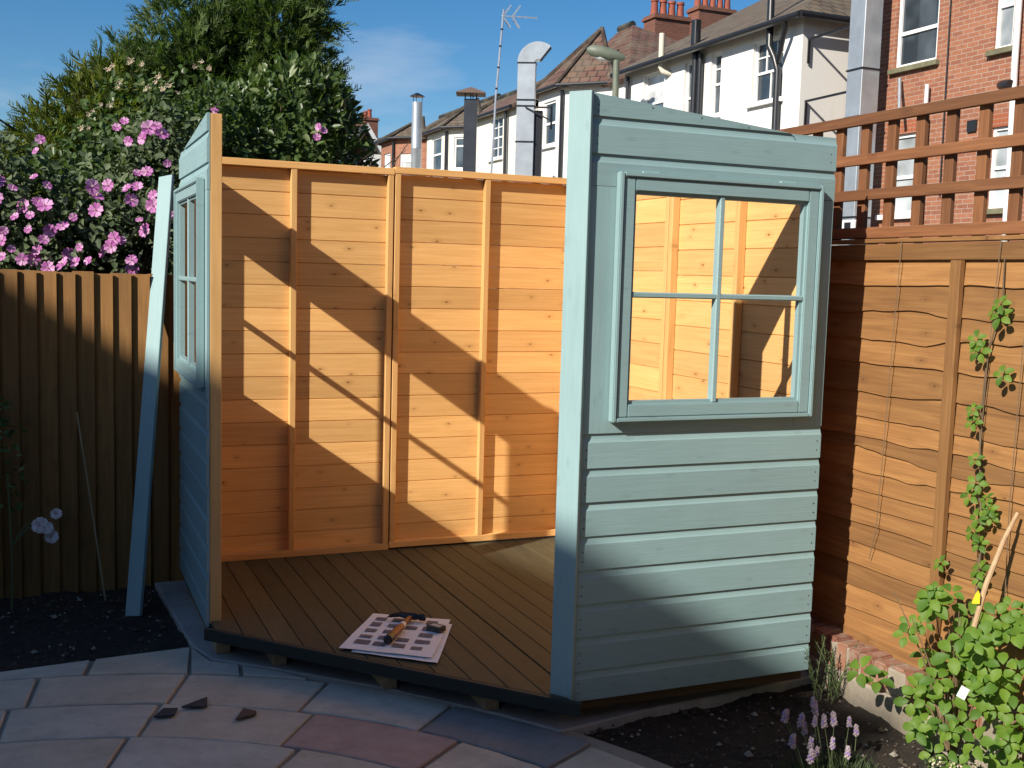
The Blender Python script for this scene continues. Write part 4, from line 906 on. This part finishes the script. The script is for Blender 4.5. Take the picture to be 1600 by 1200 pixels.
# white house nearest
W1 = thing('white_house', 'nearest white rendered terrace house with black drainpipes and tiled roof', 'house', (12.6, 15, G))
ys = 18.8; Mw = fac(12.6, ys)
hh = [hy(13.42, 12.42, 5.10, 6.30), hy(14.95, 14.56, 5.05, 6.34), hy(16.02, 15.55, 4.6, 6.33), hy(17.85, 16.88, 5.35, 6.34)]
wm = MB(); wall_holes(wm, Mw, 6.96, -.2, 6.62, hh, .16); wm.add([(12.6, 11.84, -.2), (20, 11.84, -.2), (20, 11.84, 6.62), (12.6, 11.84, 6.62)], [(0, 1, 2, 3)]); wm.box((12.77, 11.85, -.2), (20, 18.79, 6.6))
wm.build('wall', WHITE_R, W1)
window(W1, Mw, hh[0], (2, (3, 2)), .48, .05, dep=.14); window(W1, Mw, hh[1], (1, (1, 2)), .5, .05, dep=.14); window(W1, Mw, hh[2], (1, 1), .55, .05, dep=.14); window(W1, Mw, hh[3], (1, 1), .3, .05, (GLASS, GLASS_B), dep=.14)
sl = .53
slab_roof('roof', [[(12.35, 11.6, 6.56), (12.35, 18.9, 6.56), (16.6, 18.9, 6.56+4.25*sl), (16.6, 15.2, 6.56+4.25*sl)], [(12.35, 11.6, 6.56), (20.8, 11.6, 6.56), (16.6, 15.2, 6.56+4.25*sl)], [(20.8, 11.6, 6.56), (20.8, 18.9, 6.56), (16.6, 18.9, 6.56+4.25*sl), (16.6, 15.2, 6.56+4.25*sl)]], TILE_BR, W1, .1)
gm = MB(); gm.tube([(12.3, 11.56, 6.47), (12.3, 18.9, 6.47)], .065, 8); gm.tube([(12.3, 11.56, 6.47), (14.5, 11.56, 6.47)], .065, 8); gm.build('gutter', BLACKP, W1, smooth=True)
pipe(W1, [(12.45, 12.72, 8.9), (12.45, 12.68, 6.1), (12.47, 12.52, 5.85), (12.5, 12.44, 5.6), (12.5, 12.40, 0)], .07, BLACKP); pipe(W1, [(12.3, 12.02, 6.44), (12.36, 12.08, 6.30), (12.48, 12.42, 5.75)], .05, BLACKP)
pipe(W1, [(12.5, 15.42, 6.9), (12.5, 15.42, 0)], .075, BLACKP); pipe(W1, [(12.5, 15.22, 6.4), (12.5, 15.22, 0)], .06, BLACKP); MB().box((12.42, 15.36, 6.6), (12.58, 15.54, 7.15)).build('hopper', BLACKP, W1, bev=.02)
pipe(W1, [(12.42, 16.76, 7.1), (12.42, 16.76, 6.35), (12.45, 16.72, 6.25), (12.62, 16.62, 6.2)], .065, plain('cream_flue', (.62, .58, .47), .6), 'flue'); pipe(W1, [(12.5, 18.45, 6.4), (12.5, 18.45, 0)], .05, BLACKP)
chimney(W1, 20.1, 21.6, 27.5, 28.2, 5, 10.9, 5, along='x', ph=.5)

def bay_house(name, label, yc, yf, y0, y1, mat, roof, ze, zr, gl=(None, None), apz=1.35, hip=0):
    """terrace house with a half-octagon bay; yc..yf is the bay front at X=12, main wall from y0 to y1 at X=13"""
    h = thing(name, label, 'house', (13, (y0+y1)/2, G)); Xb, Xm = 12.0, 12.9
    mb = MB(); c = .95
    Mf = fac(Xb, yf); wf = yf-yc; hw = (wf*.24, wf*.76, 5.05, 6.22)
    wall_holes(mb, Mf, wf, -.2, ze, [hw], .1)
    # angled side facing the camera
    p0 = Vector((Xb, yc, 0)); p1 = Vector((Xm, yc-1.05, 0)); d = (p1-p0); la = d.length; d.normalize(); nrm = Vector((0, 0, 1)).cross(d)
    Ma = frame(p0, d, nrm, (0, 0, 1)); ha = (la*.22, la*.80, 5.05, 6.12)
    wall_holes(mb, Ma, la, -.2, ze, [ha], .1)
    mb.add([(Xb, yf, -.2), (Xb, yf, ze), (Xm, yf+1.0, ze), (Xm, yf+1.0, -.2)], [(0, 1, 2, 3)])
    mb.add([(Xm, yc-1.05, -.2), (Xm, y0, -.2), (Xm, y0, ze), (Xm, yc-1.05, ze)], [(0, 1, 2, 3)]); mb.add([(Xm, y1, -.2), (Xm, yf+1.0, -.2), (Xm, yf+1.0, ze), (Xm, y1, ze)], [(0, 1, 2, 3)])
    mb.box((Xm+.02, y0, -.2), (19, y1, ze-.02)); mb.build('wall', mat, h)
    window(h, Mf, hw, (1, 1), .5, .06, gl); window(h, Ma, ha, (1, 1), .72, .06, gl)
    e = .22; am = (yc+yf)/2
    A = [(Xm-.05, yc-1.05-e, ze), (Xb-e, yc-e*.5, ze), (Xb-e, yf+e*.5, ze), (Xm-.05, yf+1.0+e, ze)]; ap = (Xm+.55, am-.1, ze+apz); bk = (Xm+.9, am, ze+apz)
    slab_roof('bay_roof', [[A[0], A[1], ap], [A[1], A[2], ap], [A[2], A[3], ap]], roof, h, .07)
    hp = MB()
    for a_ in A: hp.tube([Vector(a_)+Vector((0, 0, .03)), Vector(ap)+Vector((0, 0, .03))], .06, 6)
    hp.build('hip_tiles', roof, h)
    yh = y0+hip; fs_ = [[(Xm-.2, y0, ze-.02), (Xm-.2, y1, ze-.02), (15.2, y1, zr), (15.2, yh, zr)], [(19.2, y0, ze), (19.2, y1, ze), (15.2, y1, zr), (15.2, yh, zr)]]
    if hip: fs_.append([(Xm-.2, y0, ze-.02), (19.2, y0, ze), (15.2, yh, zr)])
    slab_roof('roof', fs_, roof, h, .09)
    rd = MB(); rd.tube([(15.2, yh, zr+.02), (15.2, y1, zr+.02)], .11, 8); rd.build('ridge_tiles', SLATE, h)
    MB().tube([A[0], A[1], A[2], A[3]], .055, 8).build('gutter', BLACKP, h)
    MB().tube([(Xb-.03, yc-.06, ze-.1), (Xb-.03, yc-.06, 0)], .05, 8).build('downpipe', BLACKP, h, smooth=True)
    return h
H2 = bay_house('white_house', 'white bay-windowed house with red tile hip, left of the nearest white house', 21.1, 22.6, 18.82, 24.0, WHITE_R, TILE_RED, 6.5, 8.85, apz=1.75, hip=4.4)
chimney(H2, 16.62, 17.85, 24.4, 25.1, 5.0, 9.6, 4, along='x', ph=.5)
H3 = thing('white_house', 'flat-fronted cream house between the square duct and the dark flue', 'house', (12.2, 25.8, G))
ys = 27.4; M3 = fac(12.0, ys); h3 = hy(26.1, 25.15, 5.04, 6.25); mb = MB(); wall_holes(mb, M3, 3.3, -.2, 6.4, [h3], .12); mb.box((12.13, 24.11, -.2), (19, 27.38, 6.38)); mb.add([(12.0, 24.1, -.2), (12.13, 24.1, -.2), (12.13, 24.1, 6.4), (12.0, 24.1, 6.4)], [(0, 1, 2, 3)]); mb.build('wall', CREAM_R, H3)
window(H3, M3, h3, ((2, 2), (2, 2)), .5, .05)
slab_roof('roof', [[(11.8, 24.02, 6.4), (11.8, 27.5, 6.4), (15.2, 27.5, 8.4), (15.2, 24.02, 8.4)], [(19, 24.02, 6.4), (19, 27.5, 6.4), (15.2, 27.5, 8.4), (15.2, 24.02, 8.4)]], TILE_RED, H3)
MB().tube([(15.2, 24.02, 8.43), (15.2, 27.5, 8.43)], .11, 8).build('ridge_tiles', SLATE, H3)
pipe(H3, [(11.9, 24.7, 6.3), (11.9, 24.65, 0)], .05, BLACKP); MB().tube([(11.78, 24.05, 6.36), (11.78, 27.45, 6.36)], .06, 8).build('gutter', BLACKP, H3)
H4 = bay_house('cream_house', 'cream bay-windowed house between the round flue and the dark flue', 30.15, 32.2, 27.52, 33.3, CREAM_R, TILE_BR, 6.42, 8.1, apz=1.2)
H5 = bay_house('brick_house', 'orange brick bay-windowed house at the far end of the terrace', 36.3, 38.0, 33.4, 40, BRICK_H, TILE_BR, 6.7, 8.2, gl=(GLASS_B, GLASS_B), apz=1.0)
H6 = thing('slate_gabled_house', 'distant slate-roofed house with white bargeboard and three chimney pots', 'house', (15, 50, G))
mb = MB(); mb.add([(13.6, 49, -.2), (20, 49, -.2), (20, 49, 7), (14.3, 49, 8.7), (13.6, 49, 7)][:0], []); mb.box((14.2, 48.6, -.2), (21, 54, 7.4)); mb.build('wall', WHITE_R, H6)
slab_roof('roof', [[(15.1, 48.3, 7.45), (15.1, 54, 7.45), (14.2, 54, 8.85), (14.2, 48.3, 8.85)], [(13.2, 48.3, 7.45), (13.2, 54, 7.45), (14.2, 54, 8.85), (14.2, 48.3, 8.85)], [(15.0, 50.5, 7.5), (21, 50.5, 7.5), (21, 52.5, 8.7), (14.2, 52.5, 8.7)]], SLATE, H6)
MB().beam((14.2, 48.25, 8.8), (15.1, 48.25, 7.42), .05, .18).build('bargeboard', WHITEP, H6)
chimney(H6, 14.3, 15.0, 49.0, 51.2, 7, 9.25, 3)
# flues, aerial and lamp between garden and terrace
GD = thing('gooseneck_duct', 'square galvanised extract duct with a bent gooseneck top', 'duct', (9.95, 18.75, G))
ga = R(28); Mg = T(9.94, 18.72, 0) @ Matrix.Rotation(R(-28), 4, 'Z')
gm = MB()
for z0, z1 in ((0, 4.65), (4.68, 5.48), (5.51, 5.62), (5.65, 6.48)): gm.box((-.21, -.17, z0), (.21, .17, z1), 0, Mg)
gm.build('duct_body', GALV, GD, bev=.006)
nk = MB(); N = 12; prev = None
for i in range(N+1):
    t = R(128)*i/N; cx, cz = .26, 6.50; ri, ro = .08, .48
    pts = [Mg @ Vector((cx-r_*math.cos(t), yy, cz+r_*math.sin(t))) for r_, yy in ((ri, -.17), (ro, -.17), (ro, .17), (ri, .17))]
    b = len(nk.v); nk.v += [tuple(p) for p in pts]
    if i:
        for j in range(4): nk.f.append((b-4+j, b-4+(j+1) % 4, b+(j+1) % 4, b+j)); nk.m.append(0)
nk.build('gooseneck', GALV, GD, smooth=True)
for z in (4.665, 5.495, 5.635, 6.49): MB().box((-.225, -.185, z-.014), (.225, .185, z+.014), 0, Mg).build('seam', STEELDARK, GD)
bk = MB(); bk.beam(Mg @ Vector((.2, -.2, 5.46)), Mg @ Vector((.62, -.2, 5.46)), .03, .04); bk.beam(Mg @ Vector((.0, -.2, 5.46)), Mg @ Vector((.62, -.2, 5.15)), .03, .03); bk.beam(Mg @ Vector((.62, -.2, 4.95)), Mg @ Vector((.62, -.2, 5.5)), .03, .04); bk.box((.215, -.1, 0), (.40, .17, 5.4), 0, Mg)
bk.build('bracket', STEELDARK, GD)
RFL = thing('round_flue', 'round galvanised flue with a conical rain cap', 'flue', (8.82, 23.6, G))
MB().lathe((8.82, 23.6, 0), [(.14, 0), (.14, 3.5), (.142, 4.9), (.147, 4.91), (.14, 4.93), (.14, 6.15), (.125, 6.15)], 20).build('pipe', GALV, RFL, smooth=True)
MB().lathe((8.82, 23.6, 6.30), [(.20, 0), (.2, .015), (.03, .10), (.005, .105)], 20).build('rain_cap', STEELDARK, RFL, smooth=True)
lg = MB()
for a in (0, 2.1, 4.2): lg.beam((8.82+.13*math.cos(a), 23.6+.13*math.sin(a), 6.1), (8.82+.15*math.cos(a), 23.6+.15*math.sin(a), 6.32), .012, .012)
lg.build('cap_strut', STEELDARK, RFL)
DF = thing('dark_flue', 'dark square flue with a brown pyramid cowl', 'flue', (9.08, 20.15, G))
Md = T(9.08, 20.15, 0) @ Matrix.Rotation(R(-22), 4, 'Z')
MB().box((-.16, -.14, 0), (.16, .14, 5.78), 0, Md).build('flue_body', plain('flue_grey', (.055, .06, .07), .4, .2, 3, .5), DF, bev=.006)
lg = MB()
for x_, y_ in ((-.14, -.12), (.14, -.12), (.14, .12), (-.14, .12), (0, -.13), (.05, .12)): lg.box((x_-.012, y_-.012, 5.78), (x_+.012, y_+.012, 5.94), 0, Md)
lg.build('cap_strut', STEELDARK, DF)
ck = MB(); ck.add([Md @ Vector(v) for v in ((-.36, -.32, 5.92), (.36, -.32, 5.92), (.36, .32, 5.92), (-.36, .32, 5.92), (0, 0, 6.09), (-.36, -.32, 5.90), (.36, -.32, 5.90), (.36, .32, 5.90), (-.36, .32, 5.90))], [(0, 1, 4), (1, 2, 4), (2, 3, 4), (3, 0, 4), (8, 7, 6, 5), (0, 5, 6, 1), (1, 6, 7, 2), (2, 7, 8, 3), (3, 8, 5, 0)])
ck.build('cowl', plain('rusty_cowl', (.13, .085, .065), .8), DF)
AE = thing('tv_aerial', 'television aerial on a tall thin mast leaning against the sky', 'aerial', (9.15, 18.9, G))
AL = plain('aluminium', (.5, .51, .53), .35, metal=.7)
MB().tube([(9.1, 18.85, 0), (9.15, 18.86, 3.8), (9.27, 18.99, 5.73), (9.47, 19.13, 7.77)], .026, 8).build('mast', AL, AE)
bmv = Vector((1, -.35, -.02)).normalized(); tp = Vector((9.45, 19.12, 7.62)); em = MB(); em.beam(tp-bmv*.05, tp+bmv*.82, .02, .02)
sdv = Vector((-.3, -.9, .3)).normalized()
for k in range(11): c = tp+bmv*(.3+.05*k); em.tube([c-sdv*.05, c+sdv*.05], .006, 5)
for s, o in ((1, 0), (-1, 0), (1, .22), (-1, .22)):
    c = tp+bmv*o; em.beam(c, c+Vector((.18, -.06, .26*s)), .012, .03); em.beam(c+Vector((.04, .1, 0)), c+Vector((.2, .06, .24*s)), .012, .03)
em.build('antenna', AL, AE)
for k, z in enumerate((6.4, 6.9, 7.3, 5.9)):
    f = (z-5.73)/(7.77-5.73); MB().tube([(9.27+.2*f, 18.99+.14*f, z-.02), (9.27+.2*f, 18.99+.14*f, z+.02)], .033, 8).build('mast_clip', STEELDARK, AE)
SL = thing('street_lamp', 'green-grey street lamp with an oval head behind the summerhouse post', 'street lamp', (11.4, 17.0, G))
pipe(SL, [(11.41, 16.97, -.2), (11.42, 17.0, 4), (11.42, 17.05, 6.45)], .075, LAMPM, 'pole')
hd_ = MB(); ha = Vector((10.80, 17.33, 6.68)); hb_ = Vector((11.62, 17.0, 6.50))
hd_.tube([ha, ha.lerp(hb_, .08), ha.lerp(hb_, .3), ha.lerp(hb_, .6), ha.lerp(hb_, .85), hb_], [.03, .11, .155, .15, .11, .05], 14); LH = hd_.build('lamp_head', LAMPM, SL, smooth=True)
MB().tube([ha.lerp(hb_, .12)-Vector((0, 0, .06)), ha.lerp(hb_, .35)-Vector((0, 0, .10)), ha.lerp(hb_, .6)-Vector((0, 0, .09))], [.05, .1, .06], 12).build('lamp_lens', plain('lens', (.6, .62, .6), .3), LH, smooth=True)

# ---------------------------------------------------------------- house to the left of the camera whose ridge shades the patio
NH = thing('neighbour_house', 'tall flat-roofed brick house to the left of the viewpoint that shades the patio', 'house', (-12, -8, G))
e = Vector((.2214, -.975, 0)).normalized(); nn = Vector((e.y*-1, e.x, 0))
A = Vector((-12.48, -5.43, 0))-e*4.0; LN = 7.9
Mn = frame(A, e, nn, (0, 0, 1))
nm = MB(); nm.box((0, -7, -.2), (LN, 0, 9.3)); nm.build('wall', BRICK_H, NH, Mn)
MB().box((-.02, -7.02, 9.3), (LN+.02, .02, 9.4)).build('parapet_coping', SILL, NH, Mn)
for xx in (1.0, 3.4, 5.8):
    for z in (1.0, 3.8, 6.6): MB().box((xx, .001, z), (xx+1.2, .04, z+1.4)).build('window', GLASS, NH, Mn)

# ---------------------------------------------------------------- unseen house and fence added to block sky light
OH = thing('sky_block_house', "unseen brick house added behind the camera to block sky light", 'house', (1, -9, G))
om = MB(); om.box((-4.7, -18, -.2), (8, -9.8, 6.2)); om.build('wall', BRICK_D, OH)
slab_roof('roof', [[(-5, -9.5, 6.1), (8.3, -9.5, 6.1), (8.3, -13.9, 8.6), (-5, -13.9, 8.6)], [(-5, -18.3, 6.1), (8.3, -18.3, 6.1), (8.3, -13.9, 8.6), (-5, -13.9, 8.6)]], TILE_BR, OH)
for x0, x1, z0, z1 in ((-3.6, -2.4, 3.8, 5.2), (1.2, 2.6, 3.8, 5.2), (5, 6.3, 3.8, 5.2), (-3.4, -1.2, 0, 2.1), (4.6, 6.4, .9, 2.1)):
    MB().box((x0, -9.8, z0), (x1, -9.76, z1)).build('window', GLASS, OH)
SF = thing('sky_block_fence', 'unseen brown board fence added on the left to block sky light', 'fence', (-4.9, -3, G))  # out-of-frame fence, added to cut sky light from the left
for k in range(60): plank('fence_board', (-4.9+.012*(k % 2), .15-k*.12, -.17), (-4.9+.012*(k % 2), .15-k*.12, 1.5), .115, .018, FENCE_L, SF, wdir=(0, 1, 0))
